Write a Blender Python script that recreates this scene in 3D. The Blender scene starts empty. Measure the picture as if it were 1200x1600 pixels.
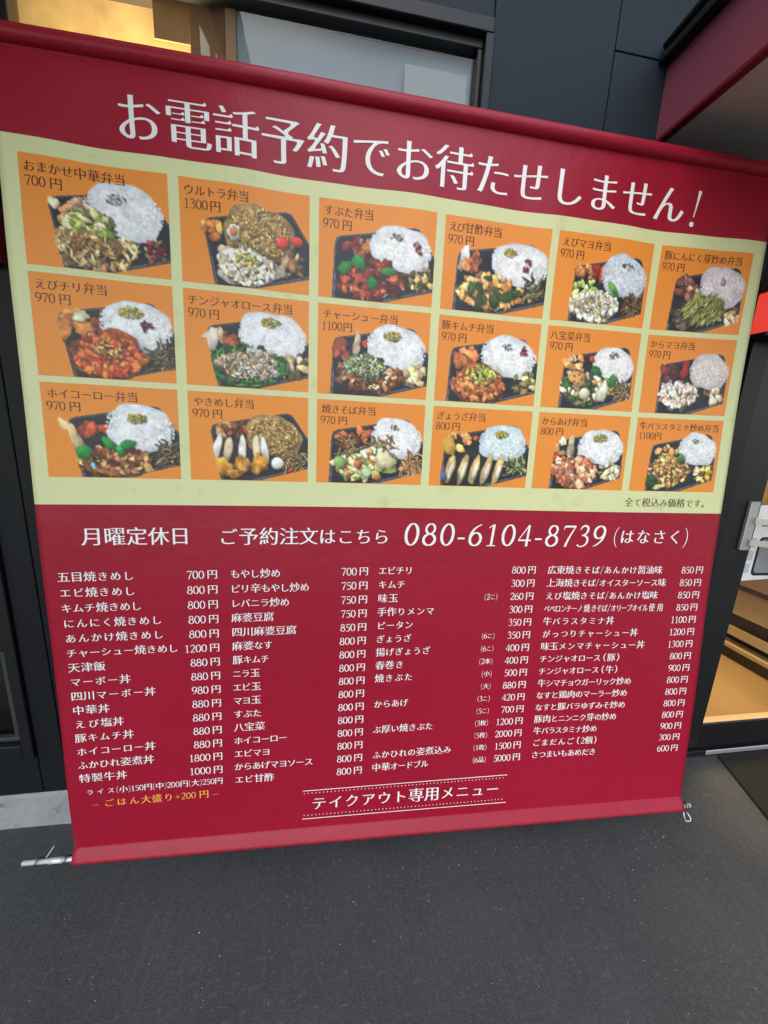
import bpy, math, random
import numpy as np
from mathutils import Vector, Matrix
from mathutils.geometry import delaunay_2d_cdt

S = bpy.context.scene
C = S.collection
R = math.radians
rng = np.random.RandomState(7)
random.seed(7)

# ------------------------------------------------------------------ camera
YAW, PITCH, ROLL, FOC = 0.15915, -0.2180, 0.04849, 595.11 / 1600.0
cy, sy, cp, sp, cr, sr = math.cos(YAW), math.sin(YAW), math.cos(PITCH), math.sin(PITCH), math.cos(ROLL), math.sin(ROLL)
fw = Vector((sy * cp, cy * cp, sp)); rt = Vector((cy, -sy, 0)); up = rt.cross(fw)
r2 = rt * cr + up * sr; u2 = -rt * sr + up * cr
cam_d = bpy.data.cameras.new('camera'); cam = bpy.data.objects.new('camera', cam_d); C.objects.link(cam)
M = Matrix((r2, u2, -fw)).transposed().to_4x4(); M.translation = Vector((0, 0, 1.4))
cam.matrix_world = M
cam_d.sensor_fit = 'VERTICAL'; cam_d.sensor_height = 24.0; cam_d.lens = 24.0 * FOC
cam_d.clip_start = 0.02; cam_d.clip_end = 500
S.camera = cam

# ------------------------------------------------------------------ light
SUN_EL, SUN_AZ = R(50), R(200)
w = bpy.data.worlds.new('World'); S.world = w; w.use_nodes = True
nt = w.node_tree; nt.nodes.clear()
sky = nt.nodes.new('ShaderNodeTexSky'); sky.sky_type = 'NISHITA'; sky.sun_disc = False
sky.sun_elevation = SUN_EL; sky.sun_rotation = SUN_AZ; sky.air_density = 1.6; sky.dust_density = 1.5; sky.ozone_density = 1.0
bg = nt.nodes.new('ShaderNodeBackground'); bg.inputs['Strength'].default_value = 0.15
wo = nt.nodes.new('ShaderNodeOutputWorld')
nt.links.new(sky.outputs[0], bg.inputs['Color']); nt.links.new(bg.outputs[0], wo.inputs['Surface'])
sl = bpy.data.lights.new('sun', 'SUN'); sl.energy = 0.5; sl.angle = R(75); sl.color = (1.0, 0.97, 0.93)
so = bpy.data.objects.new('sun', sl); C.objects.link(so)
# sun stands behind the camera, high over the street
sd = Vector((math.sin(SUN_AZ) * math.cos(SUN_EL), math.cos(SUN_AZ) * math.cos(SUN_EL), math.sin(SUN_EL)))
so.rotation_euler = sd.to_track_quat('Z', 'Y').to_euler(); so.location = (0, -3, 6)
vs = S.view_settings
vs.view_transform = 'Standard'; vs.look = 'None'; vs.exposure = 0.9; vs.gamma = 1.0; vs.use_curve_mapping = False
S.cycles.use_denoising = True
S.cycles.max_bounces = 8

# ------------------------------------------------------------------ helpers
def s2l(c):
    c = np.asarray(c, float)
    return np.where(c <= 0.04045, c / 12.92, ((c + 0.055) / 1.055) ** 2.4)

def tag(o, label=None, cat=None, group=None, kind=None):
    if label: o['label'] = label
    if cat: o['category'] = cat
    if group: o['group'] = group
    if kind: o['kind'] = kind
    return o

def empty(name, loc, label=None, cat=None, group=None, kind=None):
    o = bpy.data.objects.new(name, None); C.objects.link(o); o.location = loc; o.empty_display_size = 0.05
    return tag(o, label, cat, group, kind)

def wloc(o):
    v = Vector((0, 0, 0))
    while o is not None:
        v += o.location; o = o.parent
    return v

def mesh_obj(name, V, F, mat, parent=None, smooth=False):
    """V in world coordinates; the mesh is stored relative to its parent."""
    V = np.asarray(V, float)
    if parent is not None:
        b = wloc(parent); V = V - np.array([b.x, b.y, b.z])
        org = (0, 0, 0)
    else:
        org = (V.min(0) + V.max(0)) / 2; org[2] = V[:, 2].min(); V = V - org
    me = bpy.data.meshes.new(name); me.from_pydata(V.tolist(), [], F); me.update()
    o = bpy.data.objects.new(name, me); C.objects.link(o); o.location = org
    if parent is not None: o.parent = parent
    for m in (mat if isinstance(mat, (list, tuple)) else [mat]): me.materials.append(m)
    if smooth: me.polygons.foreach_set('use_smooth', [True] * len(me.polygons))
    return o

class MB:
    def __init__(s): s.V = []; s.F = []
    def add(s, V, F):
        n = len(s.V); s.V += [tuple(map(float, v)) for v in V]; s.F += [tuple(i + n for i in f) for f in F]; return s
    def box(s, x0, x1, y0, y1, z0, z1, b=0.0):
        """box with optionally chamfered edges"""
        if b <= 0:
            V = [(x, y, z) for x in (x0, x1) for y in (y0, y1) for z in (z0, z1)]
            F = [(0, 1, 3, 2), (4, 6, 7, 5), (0, 4, 5, 1), (2, 3, 7, 6), (0, 2, 6, 4), (1, 5, 7, 3)]
            return s.add(V, F)
        lo = (x0, y0, z0); hi = (x1, y1, z1); V = []; idx = {}
        for sx in (0, 1):
            for sy_ in (0, 1):
                for sz in (0, 1):
                    for ax in range(3):
                        p = []
                        for k, sg in enumerate((sx, sy_, sz)):
                            v = hi[k] if sg else lo[k]
                            if k != ax: v += -b if sg else b
                            p.append(v)
                        idx[(sx, sy_, sz, ax)] = len(V); V.append(p)
        F = []
        def quad(fx):
            F.append(tuple(fx))
        for ax in range(3):
            o1, o2 = [k for k in range(3) if k != ax]
            for sg in (0, 1):
                q = []
                for a, c in ((0, 0), (1, 0), (1, 1), (0, 1)):
                    t = [0, 0, 0]; t[ax] = sg; t[o1] = a; t[o2] = c
                    q.append(idx[(t[0], t[1], t[2], ax)])
                F.append(tuple(q))
            for a in (0, 1):
                for c in (0, 1):
                    t0 = [0, 0, 0]; t1 = [0, 0, 0]; t0[ax] = 0; t1[ax] = 1
                    t0[o1] = t1[o1] = a; t0[o2] = t1[o2] = c
                    F.append((idx[(*t0, o1)], idx[(*t1, o1)], idx[(*t1, o2)], idx[(*t0, o2)]))
        for sx in (0, 1):
            for sy_ in (0, 1):
                for sz in (0, 1):
                    F.append(tuple(idx[(sx, sy_, sz, k)] for k in range(3)))
        return s.add(V, F)
    def tube(s, pts, r, n=10, caps=True):
        P = [Vector(p) for p in pts]; rs = r if isinstance(r, (list, tuple)) else [r] * len(P)
        V = []; F = []
        pn = None
        for i, p in enumerate(P):
            t = (P[min(i + 1, len(P) - 1)] - P[max(i - 1, 0)]).normalized()
            if pn is None:
                a = Vector((0, 0, 1)) if abs(t.z) < 0.9 else Vector((1, 0, 0))
                pn = t.cross(a).normalized()
            pn = (pn - t * pn.dot(t)).normalized(); bn = t.cross(pn)
            for k in range(n):
                an = 2 * math.pi * k / n
                V.append(p + (pn * math.cos(an) + bn * math.sin(an)) * rs[i])
        for i in range(len(P) - 1):
            for k in range(n):
                F.append((i * n + k, i * n + (k + 1) % n, (i + 1) * n + (k + 1) % n, (i + 1) * n + k))
        if caps:
            F.append(tuple(range(n - 1, -1, -1))); F.append(tuple((len(P) - 1) * n + k for k in range(n)))
        return s.add(V, F)
    def build(s, name, mat, parent=None, smooth=False):
        o = mesh_obj(name, s.V, s.F, mat, parent, smooth)
        import bmesh
        bm = bmesh.new(); bm.from_mesh(o.data); bmesh.ops.recalc_face_normals(bm, faces=bm.faces); bm.to_mesh(o.data); bm.free()
        return o

# ------------------------------------------------------------------ materials
def mat(name, col, rough=0.6, spec=0.5, metal=0.0, noise=None, bump=None, emit=None, attr=None, coat=0.0, grime=None):
    """noise=(scale, strength, second colour)  bump=(scale, distance)  grime=(scale, amount, colour)"""
    m = bpy.data.materials.new(name); m.use_nodes = True; t = m.node_tree; b = t.nodes['Principled BSDF']
    L = t.links.new
    b.inputs['Base Color'].default_value = (*col, 1); b.inputs['Roughness'].default_value = rough
    b.inputs['Specular IOR Level'].default_value = spec; b.inputs['Metallic'].default_value = metal
    b.inputs['Coat Weight'].default_value = coat
    tc = t.nodes.new('ShaderNodeNewGeometry')
    src = None
    if attr:
        a = t.nodes.new('ShaderNodeAttribute'); a.attribute_name = attr; src = a.outputs['Color']
    def nz(scale, detail=6, rg=0.6):
        n = t.nodes.new('ShaderNodeTexNoise'); n.inputs['Scale'].default_value = scale
        n.inputs['Detail'].default_value = detail; n.inputs['Roughness'].default_value = rg
        L(tc.outputs['Position'], n.inputs['Vector']); return n
    def mix(fac, ca, cb):
        x = t.nodes.new('ShaderNodeMix'); x.data_type = 'RGBA'
        L(fac, x.inputs['Factor'])
        for sock, v in ((x.inputs[6], ca), (x.inputs[7], cb)):
            if hasattr(v, 'node'): L(v, sock)
            else: sock.default_value = (*v, 1)
        return x.outputs[2]
    def rampf(out, lo, hi):
        x = t.nodes.new('ShaderNodeMapRange'); x.inputs['From Min'].default_value = lo; x.inputs['From Max'].default_value = hi
        L(out, x.inputs['Value']); return x.outputs['Result']
    cur = src if src is not None else col
    if noise:
        n = nz(noise[0]); f = rampf(n.outputs['Fac'], 0.5 - 0.5 / noise[1], 0.5 + 0.5 / noise[1]) if noise[1] > 1 else rampf(n.outputs['Fac'], 0.3, 0.7)
        cur = mix(f, cur, noise[2])
    if grime:
        n = nz(grime[0], 9, 0.7); f = rampf(n.outputs['Fac'], grime[1], grime[1] + 0.14)
        cur = mix(f, cur, grime[2])
    if hasattr(cur, 'node'): L(cur, b.inputs['Base Color'])
    if bump:
        n = nz(bump[0], 5, 0.6); bp = t.nodes.new('ShaderNodeBump'); bp.inputs['Distance'].default_value = bump[1]; bp.inputs['Strength'].default_value = 1.0
        L(n.outputs['Fac'], bp.inputs['Height']); L(bp.outputs[0], b.inputs['Normal'])
    if emit:
        b.inputs['Emission Color'].default_value = (*emit[0], 1); b.inputs['Emission Strength'].default_value = emit[1]
    return m

VR, VS = 0.42, 0.5
m_red = mat('banner_red', (0.335, 0.0045, 0.026), VR, 0.36, noise=(2.2, 0.9, (0.295, 0.004, 0.022)), bump=(11, 0.0030))
m_green = mat('banner_green', (0.67, 0.69, 0.37), VR, 0.42, bump=(9, 0.0020), grime=(11, 0.57, (0.56, 0.57, 0.29)))
m_orange = mat('panel_orange', (0.83, 0.285, 0.042), VR, 0.4, bump=(9, 0.0015), noise=(3, 0.5, (0.81, 0.265, 0.036)))
m_photo = mat('photo_print', (1, 1, 1), VR, VS, attr='col')
m_white = mat('print_white', (0.86, 0.86, 0.86), VR, VS)
m_brown = mat('print_brown', (0.085, 0.018, 0.010), VR, VS)
m_olive = mat('print_olive', (0.10, 0.07, 0.03), VR, VS)
m_yellow = mat('print_yellow', (0.92, 0.44, 0.07), VR, VS)
m_back = mat('banner_back', (0.55, 0.52, 0.50), 0.6, 0.4)
m_siding = mat('charcoal_siding', (0.011, 0.018, 0.025), 0.62, 0.20, noise=(1.6, 0.8, (0.015, 0.024, 0.033)), bump=(60, 0.0006))
m_siding_shade = mat('shaded_siding', (0.005, 0.006, 0.009), 0.6, 0.25, noise=(1.6, 0.8, (0.007, 0.009, 0.012)), bump=(60, 0.0006))  # charcoal siding again, with the shade at the left put into its colour
m_black = mat('black_aluminium', (0.008, 0.008, 0.010), 0.42, 0.35, bump=(40, 0.0003))
m_blackb = mat('dark_bronze_aluminium', (0.012, 0.012, 0.013), 0.38, 0.4)
m_seal = mat('grey_gasket', (0.035, 0.04, 0.045), 0.5, 0.4)
m_fascia = mat('crimson_fascia', (0.25, 0.055, 0.085), 0.55, 0.5, noise=(3, 1.0, (0.20, 0.042, 0.068)), bump=(30, 0.0004))
m_fascia_e = mat('crimson_trim', (0.14, 0.006, 0.018), 0.45, 0.4)
m_soffit = mat('beige_soffit', (0.55, 0.50, 0.44), 0.75, 0.3, noise=(2, 0.5, (0.48, 0.44, 0.39)), bump=(80, 0.0006))
m_flash = mat('black_flashing', (0.008, 0.008, 0.009), 0.6, 0.3)
m_foot = mat('pale_concrete', (0.34, 0.35, 0.36), 0.85, 0.3, noise=(9, 1.6, (0.25, 0.26, 0.27)), bump=(45, 0.004), grime=(16, 0.58, (0.12, 0.12, 0.125)))
m_chrome = mat('steel_pole', (0.78, 0.79, 0.82), 0.28, 0.5, metal=0.35)
m_wire = mat('tie_wire', (0.30, 0.30, 0.31), 0.35, 0.5, metal=1.0)
m_alu = mat('brushed_aluminium', (0.55, 0.55, 0.54), 0.42, 0.5, metal=0.7)
m_mat = mat('rubber_mat', (0.014, 0.013, 0.012), 0.9, 0.25, noise=(14, 1.2, (0.022, 0.020, 0.017)), bump=(220, 0.004))
m_gold = mat('tan_wall', (0.60, 0.46, 0.24), 0.7, 0.3, noise=(5.5, 2.4, (0.30, 0.19, 0.09)), bump=(8, 0.001))
m_wood = mat('dark_wood', (0.07, 0.038, 0.02), 0.5, 0.4, noise=(14, 1.5, (0.035, 0.02, 0.012)))
m_wood2 = mat('pale_wood', (0.62, 0.44, 0.22), 0.5, 0.4, noise=(6, 1.2, (0.54, 0.37, 0.18)))
m_recess = mat('black_recess', (0.02, 0.015, 0.012), 0.8, 0.2)
m_floor = mat('tan_floor', (0.40, 0.25, 0.10), 0.45, 0.45, noise=(3, 1.2, (0.33, 0.20, 0.085)))
m_sky_refl = mat('sky_reflection_grey', (0.24, 0.28, 0.33), 0.7, 0.2, noise=(3, 1.0, (0.26, 0.30, 0.36)))  # blue-grey of the reflected sky, given as a surface colour
m_note = mat('paper_note', (0.56, 0.50, 0.44), 0.8, 0.2)
m_paper = mat('white_paper', (0.80, 0.80, 0.82), 0.7, 0.3, noise=(40, 1.0, (0.70, 0.70, 0.74)))
m_ink = mat('black_ink', (0.02, 0.02, 0.022), 0.7, 0.3)
m_pgrey = mat('print_grey', (0.22, 0.22, 0.24), 0.7, 0.3, noise=(60, 1.2, (0.30, 0.30, 0.32)))
m_redsign = mat('lit_red_sign', (0.6, 0.04, 0.03), 0.5, 0.4, emit=((1.0, 0.075, 0.05), 0.36))
m_redboard = mat('crimson_board', (0.16, 0.008, 0.018), 0.5, 0.4)
m_glass = bpy.data.materials.new('glass'); m_glass.use_nodes = True
_t = m_glass.node_tree; _t.nodes.clear()
_o = _t.nodes.new('ShaderNodeOutputMaterial'); _mx = _t.nodes.new('ShaderNodeMixShader')
_tr = _t.nodes.new('ShaderNodeBsdfTransparent'); _gl = _t.nodes.new('ShaderNodeBsdfGlossy'); _fr = _t.nodes.new('ShaderNodeFresnel')
_gl.inputs['Roughness'].default_value = 0.02; _fr.inputs['IOR'].default_value = 1.5; _tr.inputs['Color'].default_value = (0.93, 0.95, 0.94, 1)
_gm = _t.nodes.new('ShaderNodeNewGeometry'); _ml = _t.nodes.new('ShaderNodeMath'); _ml.operation = 'SUBTRACT'; _ml.use_clamp = True
_t.links.new(_fr.outputs[0], _ml.inputs[0]); _t.links.new(_gm.outputs['Backfacing'], _ml.inputs[1]); _t.links.new(_ml.outputs[0], _mx.inputs[0]); _t.links.new(_tr.outputs[0], _mx.inputs[1]); _t.links.new(_gl.outputs[0], _mx.inputs[2]); _t.links.new(_mx.outputs[0], _o.inputs[0])

def ground_mat():
    m = bpy.data.materials.new('asphalt_pavement'); m.use_nodes = True; t = m.node_tree; b = t.nodes['Principled BSDF']; L = t.links.new
    g = t.nodes.new('ShaderNodeNewGeometry')
    def nz(scale, det, sc=(1, 1, 1), rg=0.6):
        mp = t.nodes.new('ShaderNodeMapping'); mp.inputs['Scale'].default_value = sc; L(g.outputs['Position'], mp.inputs['Vector'])
        n = t.nodes.new('ShaderNodeTexNoise'); n.inputs['Scale'].default_value = scale; n.inputs['Detail'].default_value = det; n.inputs['Roughness'].default_value = rg
        L(mp.outputs[0], n.inputs['Vector']); return n.outputs['Fac']
    def mr(o, a, c, x=0.0, y=1.0):
        r = t.nodes.new('ShaderNodeMapRange'); r.inputs['From Min'].default_value = a; r.inputs['From Max'].default_value = c
        r.inputs['To Min'].default_value = x; r.inputs['To Max'].default_value = y; L(o, r.inputs['Value']); return r.outputs['Result']
    def mix(f, a, c):
        x = t.nodes.new('ShaderNodeMix'); x.data_type = 'RGBA'; L(f, x.inputs['Factor'])
        for sk, v in ((x.inputs[6], a), (x.inputs[7], c)):
            if hasattr(v, 'node'): L(v, sk)
            else: sk.default_value = (*v, 1)
        return x.outputs[2]
    big = nz(3.0, 5); fine = nz(230, 4, rg=0.75); br = nz(30, 5, (1.0, 0.10, 1)); spk = nz(120, 2, rg=0.5)
    c = mix(mr(big, 0.35, 0.65), (0.066, 0.066, 0.067), (0.090, 0.089, 0.088))
    c = mix(mr(fine, 0.40, 0.60, 0.0, 0.8), c, (0.032, 0.032, 0.034))
    med = nz(75, 3, rg=0.6); st = nz(5.5, 6, rg=0.65)
    c = mix(mr(med, 0.52, 0.66, 0.0, 0.55), c, (0.105, 0.105, 0.106))
    c = mix(mr(st, 0.56, 0.68, 0.0, 0.35), c, (0.036, 0.036, 0.038))
    c = mix(mr(br, 0.5, 0.75, 0.0, 0.22), c, (0.098, 0.100, 0.105))
    c = mix(mr(spk, 0.735, 0.76, 0, 0.9), c, (0.42, 0.42, 0.42))
    L(c, b.inputs['Base Color'])
    L(mr(big, 0.3, 0.7, 0.50, 0.68), b.inputs['Roughness']); b.inputs['Specular IOR Level'].default_value = 0.45
    ad = t.nodes.new('ShaderNodeMath'); ad.operation = 'ADD'; L(fine, ad.inputs[0]); L(mr(br, 0.3, 0.7, 0, 0.7), ad.inputs[1])
    bp = t.nodes.new('ShaderNodeBump'); bp.inputs['Distance'].default_value = 0.003; L(ad.outputs[0], bp.inputs['Height']); L(bp.outputs[0], b.inputs['Normal'])
    return m
m_ground = ground_mat()

# ------------------------------------------------------------------ ground and building
YW = 1.208
g = mesh_obj('ground', [(-60, -60, 0), (60, -60, 0), (60, YW + 0.35, 0), (-60, YW + 0.35, 0)], [(0, 1, 2, 3)], m_ground); tag(g, kind='structure')
# loose grit lying on the pavement
gr = MB()
for i in range(330):
    if rng.rand() < 0.6: x = rng.uniform(-0.2, 1.3); y = 0.98 - abs(rng.normal(0, 0.13))
    else: x = rng.uniform(-0.8, 1.6); y = rng.uniform(0.45, 1.15)
    s_ = rng.uniform(0.0005, 0.0015) * (1.7 if rng.rand() < 0.06 else 1)
    a = rng.rand(3) * 6.28
    o8 = np.array([(1, 0, 0), (0, 1, 0), (0, 0, 1), (-1, 0, 0), (0, -1, 0), (0, 0, -1)], float) * rng.uniform(0.6, 1.3, (6, 3)) * s_
    ca, sa = math.cos(a[0]), math.sin(a[0]); o8 = o8 @ np.array([[ca, -sa, 0], [sa, ca, 0], [0, 0, 1]])
    gr.add(o8 + [x, y, s_ * 0.7], [(0, 1, 2), (1, 3, 2), (3, 4, 2), (4, 0, 2), (1, 0, 5), (3, 1, 5), (4, 3, 5), (0, 4, 5)])
m_grit = mat('pale_grit', (0.55, 0.54, 0.52), 0.35, 0.6)
tag(gr.build('grit', m_grit), 'pale grit scattered on the dark pavement below the banner', 'grit', kind='stuff')

bld = empty('restaurant_building', (0.5, YW, 0), 'charcoal panelled restaurant front standing behind the red menu banner', 'building')
# wall panels around the openings; recessed joints between them
WX = [(-4.0, -2.05), (-2.05, -0.93), (-0.93, -0.85), (-0.85, 0.425), (0.425, 0.7785), (0.7815, 1.44), (1.44, 2.85), (2.85, 4.5)]
def panel(x0, x1, z0, z1, m=None):
    return MB().box(x0, x1, YW, YW + 0.12, z0, z1, 0.0015).build('wall_panel', m or m_siding, bld)
ZT = 5.2
panel(-4.0, -2.053, 0.137, ZT, m_siding_shade)
panel(-2.05, -0.93, 0.137, 0.285, m_siding_shade); panel(-2.05, -0.93, 1.60, ZT, m_siding_shade)
panel(-0.927, -0.853, 0.137, ZT, m_siding_shade)
panel(-0.85, -0.302, 0.137, 2.026, m_siding_shade); panel(-0.299, 0.4225, 0.137, 2.026); panel(-0.85, 0.4225, 2.452, ZT)
panel(0.4255, 0.7790, 0.137, ZT)
panel(0.7820, 1.4375, 0.137, 2.4505); panel(0.7820, 1.4375, 2.4535, ZT)
panel(1.4405, 2.8475, 1.90, 2.4505); panel(1.4405, 2.8475, 2.4535, ZT)
panel(2.8505, 4.5, 0.137, ZT)
MB().box(-4.0, 4.5, YW + 0.121, YW + 0.16, 2.46, ZT).build('sheathing', m_recess, bld)
MB().box(-0.93, 1.43, YW + 0.121, YW + 0.1605, 0.0, 2.02).build('sheathing', m_recess, bld)
MB().box(0.427, 1.43, YW + 0.121, YW + 0.16, 2.0201, 2.4595).build('sheathing', m_recess, bld)
# footing, with uneven front face
def footing(x0, x1):
    nx, nz_ = int((x1 - x0) / 0.012), 12
    V = []; F = []
    f1 = rng.rand(nx + 1, nz_ + 1)
    for i in range(nx + 1):
        for k in range(nz_ + 1):
            x = x0 + (x1 - x0) * i / nx; z = -0.005 + 0.142 * k / nz_
            yy = YW - 0.004 - 0.002 * math.sin(x * 7 + z * 20) + 0.0012 * f1[i, k] + (0.004 if k == nz_ else 0)
            V.append((x, yy, z))
    F = [(i * (nz_ + 1) + k, (i + 1) * (nz_ + 1) + k, (i + 1) * (nz_ + 1) + k + 1, i * (nz_ + 1) + k + 1) for i in range(nx) for k in range(nz_)]
    n = len(V)
    V += [(x0, YW + 0.12, 0.137), (x1, YW + 0.12, 0.137)]
    F.append(tuple([i * (nz_ + 1) + nz_ for i in range(nx + 1)] + [n + 1, n]))
    return mesh_obj('footing', V, F, m_foot, bld, smooth=False)
footing(-4.0, 1.4375); footing(2.8505, 4.5)

# upper window: frame, glass, painted sky reflection, tan wall behind
win = empty('window', (-0.2, YW, 1.55), None, None); win.parent = bld; win.location = Vector((-0.2, YW, 1.55)) - bld.location
WL, WR, WB, WT = -0.85, 0.4225, 2.03, 2.452
def frame_bar(par, x0, x1, y0, y1, z0, z1, m=m_black, name='frame'):
    return MB().box(x0, x1, y0, y1, z0, z1, 0.002).build(name, m, par)
frame_bar(win, WL, WR, YW - 0.012, YW + 0.06, WT - 0.030, WT + 0.003)
frame_bar(win, WR - 0.020, WR + 0.003, YW - 0.012, YW + 0.06, WB, WT - 0.0305)
frame_bar(win, WL - 0.003, WL + 0.06, YW - 0.012, YW + 0.06, WB, WT - 0.0305)
frame_bar(win, WL + 0.0605, WR - 0.0205, YW - 0.012, YW + 0.06, WB - 0.002, WB + 0.02)
# sash, set back inside the frame
frame_bar(win, WL + 0.0605, WR - 0.0205, YW + 0.008, YW + 0.05, WT - 0.052, WT - 0.0305, m_blackb, 'sash')
frame_bar(win, WR - 0.034, WR - 0.0205, YW + 0.008, YW + 0.05, WB + 0.0305, WT - 0.0525, m_blackb, 'sash')
frame_bar(win, WL + 0.0605, WL + 0.12, YW + 0.008, YW + 0.05, WB + 0.0305, WT - 0.0525, m_black, 'sash')
MB().box(WL + 0.12, WR - 0.034, YW + 0.026, YW + 0.030, WB + 0.031, WT - 0.0525).build('pane', m_glass, win)
# sheet behind the right part of the glass, coloured as its sky reflection
bl = MB()
nx = 60
Vb = []; Fb = []
for i in range(nx + 1):
    x = -0.235 + (0.62) * i / nx
    yy = YW + 0.046 + 0.003 * math.sin(x * 11)
    Vb += [(x, yy, WB - 0.02), (x, yy, WT + 0.02)]
Fb = [(2 * i, 2 * i + 2, 2 * i + 3, 2 * i + 1) for i in range(nx)]
bo = mesh_obj('reflection_sheet', Vb, Fb, m_sky_refl, win)
MB().box(-0.262, -0.236, YW + 0.040, YW + 0.052, WB - 0.02, WT + 0.02, 0.001).build('curtain_edge', mat('brown_cloth', (0.30, 0.20, 0.12), 0.8, 0.2), win)
MB().box(0.197, 0.372, YW + 0.0305, YW + 0.0313, 2.10, 2.352).build('note_sheet', mat('note_grey', (0.33, 0.34, 0.36), 0.8, 0.2), win)
MB().box(0.199, 0.352, YW + 0.0316, YW + 0.0322, 2.08, 2.318).build('note_sheet', m_note, win)
# pale strips stuck beside the curtain
mesh_obj('taped_strip', [(-0.318, YW + 0.034, 2.05), (-0.292, YW + 0.034, 2.05), (-0.300, YW + 0.034, 2.31), (-0.322, YW + 0.034, 2.35)], [(0, 1, 2, 3)], mat('tape', (0.50, 0.45, 0.40), 0.6, 0.3), win)
mesh_obj('taped_strip', [(-0.288, YW + 0.034, 2.05), (-0.262, YW + 0.034, 2.05), (-0.270, YW + 0.034, 2.27), (-0.286, YW + 0.034, 2.30)], [(0, 1, 2, 3)], mat('tape2', (0.46, 0.42, 0.38), 0.6, 0.3), win)
MB().box(-0.352, -0.2625, YW + 0.058, YW + 0.062, 2.262, WT + 0.02, 0.001).build('hanging_cloth', mat('umber_cloth', (0.20, 0.12, 0.07), 0.85, 0.2, noise=(9, 1.4, (0.13, 0.08, 0.05))), win)
MB().box(-0.440, -0.3535, YW + 0.068, YW + 0.071, 2.330, WT + 0.02, 0.001).build('hanging_cloth', mat('tan_cloth', (0.34, 0.22, 0.11), 0.85, 0.2, noise=(9, 1.4, (0.22, 0.14, 0.08))), win)
# lit nook behind the left part
nook = MB().box(-1.0, -0.20, YW + 0.30, YW + 0.33, WB - 0.1, WT + 0.4).build('nook_wall', m_gold, bld)
MB().box(-1.0, 0.6, YW + 0.165, YW + 0.30, WT + 0.4, WT + 0.43).build('nook_ceiling', m_gold, bld)
MB().box(-1.03, -1.0, YW + 0.165, YW + 0.33, WB - 0.1, WT + 0.43).build('nook_side', m_wood, bld)
MB().box(-0.235, -0.215, YW + 0.09, YW + 0.30, WB - 0.1, WT + 0.4).build('nook_side', m_gold, bld)
MB().box(-0.2, 0.6, YW + 0.165, YW + 0.18, WB - 0.1, WT + 0.4).build('nook_back', m_recess, bld)
def area(name, loc, target, size, power, col):
    l = bpy.data.lights.new(name, 'AREA'); l.energy = power; l.size = size; l.color = col
    o = bpy.data.objects.new(name, l); C.objects.link(o); o.location = loc
    o.rotation_euler = (Vector(loc) - Vector(target)).to_track_quat('Z', 'Y').to_euler(); return o
area('nook_lamp', (-0.52, YW + 0.16, 2.06), (-0.48, YW + 0.30, 2.24), 0.14, 12.0, (1.0, 0.78, 0.46))

# low window at lower left
lw = empty('low_window', (0, 0, 0)); lw.parent = bld; lw.location = Vector((-1.45, YW, 0.285)) - bld.location
frame_bar(lw, -0.962, -0.930, YW - 0.012, YW + 0.08, 0.285, 1.60)
frame_bar(lw, -2.05, -0.9625, YW - 0.012, YW + 0.08, 0.285, 0.335)
frame_bar(lw, -2.05, -0.9625, YW - 0.012, YW + 0.08, 1.56, 1.60)
frame_bar(lw, -2.05, -2.01, YW - 0.012, YW + 0.08, 0.3355, 1.5595)
MB().box(-2.0, -0.9655, YW + 0.010, YW + 0.030, 0.338, 0.352, 0.002).build('sill_rail', m_seal, lw)
MB().box(-2.0, -0.9655, YW + 0.040, YW + 0.045, 0.353, 1.5595).build('pane', m_glass, lw)
MB().box(-0.992, -0.975, YW + 0.012, YW + 0.030, 0.353, 0.66, 0.002).build('sash_stile', m_seal, lw)
MB().box(-2.1, -0.86, YW + 0.35, YW + 0.37, 0.2, 1.7).build('room_back', m_recess, bld)
MB().box(-2.12, -2.1005, YW + 0.121, YW + 0.37, 0.2, 1.7).build('room_side', m_recess, bld)
MB().box(-0.859, -0.84, YW + 0.161, YW + 0.37, 0.2, 1.7).build('room_side', m_recess, bld)
MB().box(-2.12, -0.84, YW + 0.161, YW + 0.37, 1.7005, 1.72).build('room_ceiling', m_recess, bld)
MB().box(-2.12, -0.84, YW + 0.161, YW + 0.37, 0.18, 0.1995).build('room_floor', m_recess, bld)
MB().box(-2.1, -0.935, YW + 0.1205, YW + 0.16, 0.18, 0.28).build('room_floor', m_recess, bld)

# ------------------------------------------------------------------ entrance door
dr = empty('glass_door', (2.1, YW, 0.044), None); dr.parent = bld; dr.location = Vector((2.1, YW, 0.044)) - bld.location
frame_bar(dr, 1.4405, 1.512, YW - 0.015, YW + 0.13, 0.0, 1.90, m_black, 'jamb')
frame_bar(dr, 2.78, 2.8475, YW - 0.015, YW + 0.13, 0.0, 1.90, m_black, 'jamb')
frame_bar(dr, 1.5125, 2.7795, YW - 0.015, YW + 0.13, 1.74, 1.90, m_black, 'header')
frame_bar(dr, 1.528, 1.684, YW + 0.012, YW + 0.055, 0.052, 1.73, m_blackb, 'stile')
frame_bar(dr, 2.66, 2.775, YW + 0.012, YW + 0.055, 0.052, 1.73, m_blackb, 'stile')
frame_bar(dr, 1.6845, 2.6595, YW + 0.012, YW + 0.055, 0.052, 0.172, m_black, 'bottom_rail')
frame_bar(dr, 1.6845, 2.6595, YW + 0.012, YW + 0.055, 1.62, 1.73, m_blackb, 'top_rail')
frame_bar(dr, 1.6845, 2.6595, YW + 0.018, YW + 0.050, 0.1722, 0.178, m_wood2, 'glazing_bead')
MB().box(1.6845, 2.6595, YW + 0.031, YW + 0.036, 0.1785, 1.6195).build('pane', m_glass, dr)
frame_bar(dr, 1.5125, 2.7795, YW + 0.011, YW + 0.13, 0.0, 0.030, m_black, 'threshold')
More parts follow.
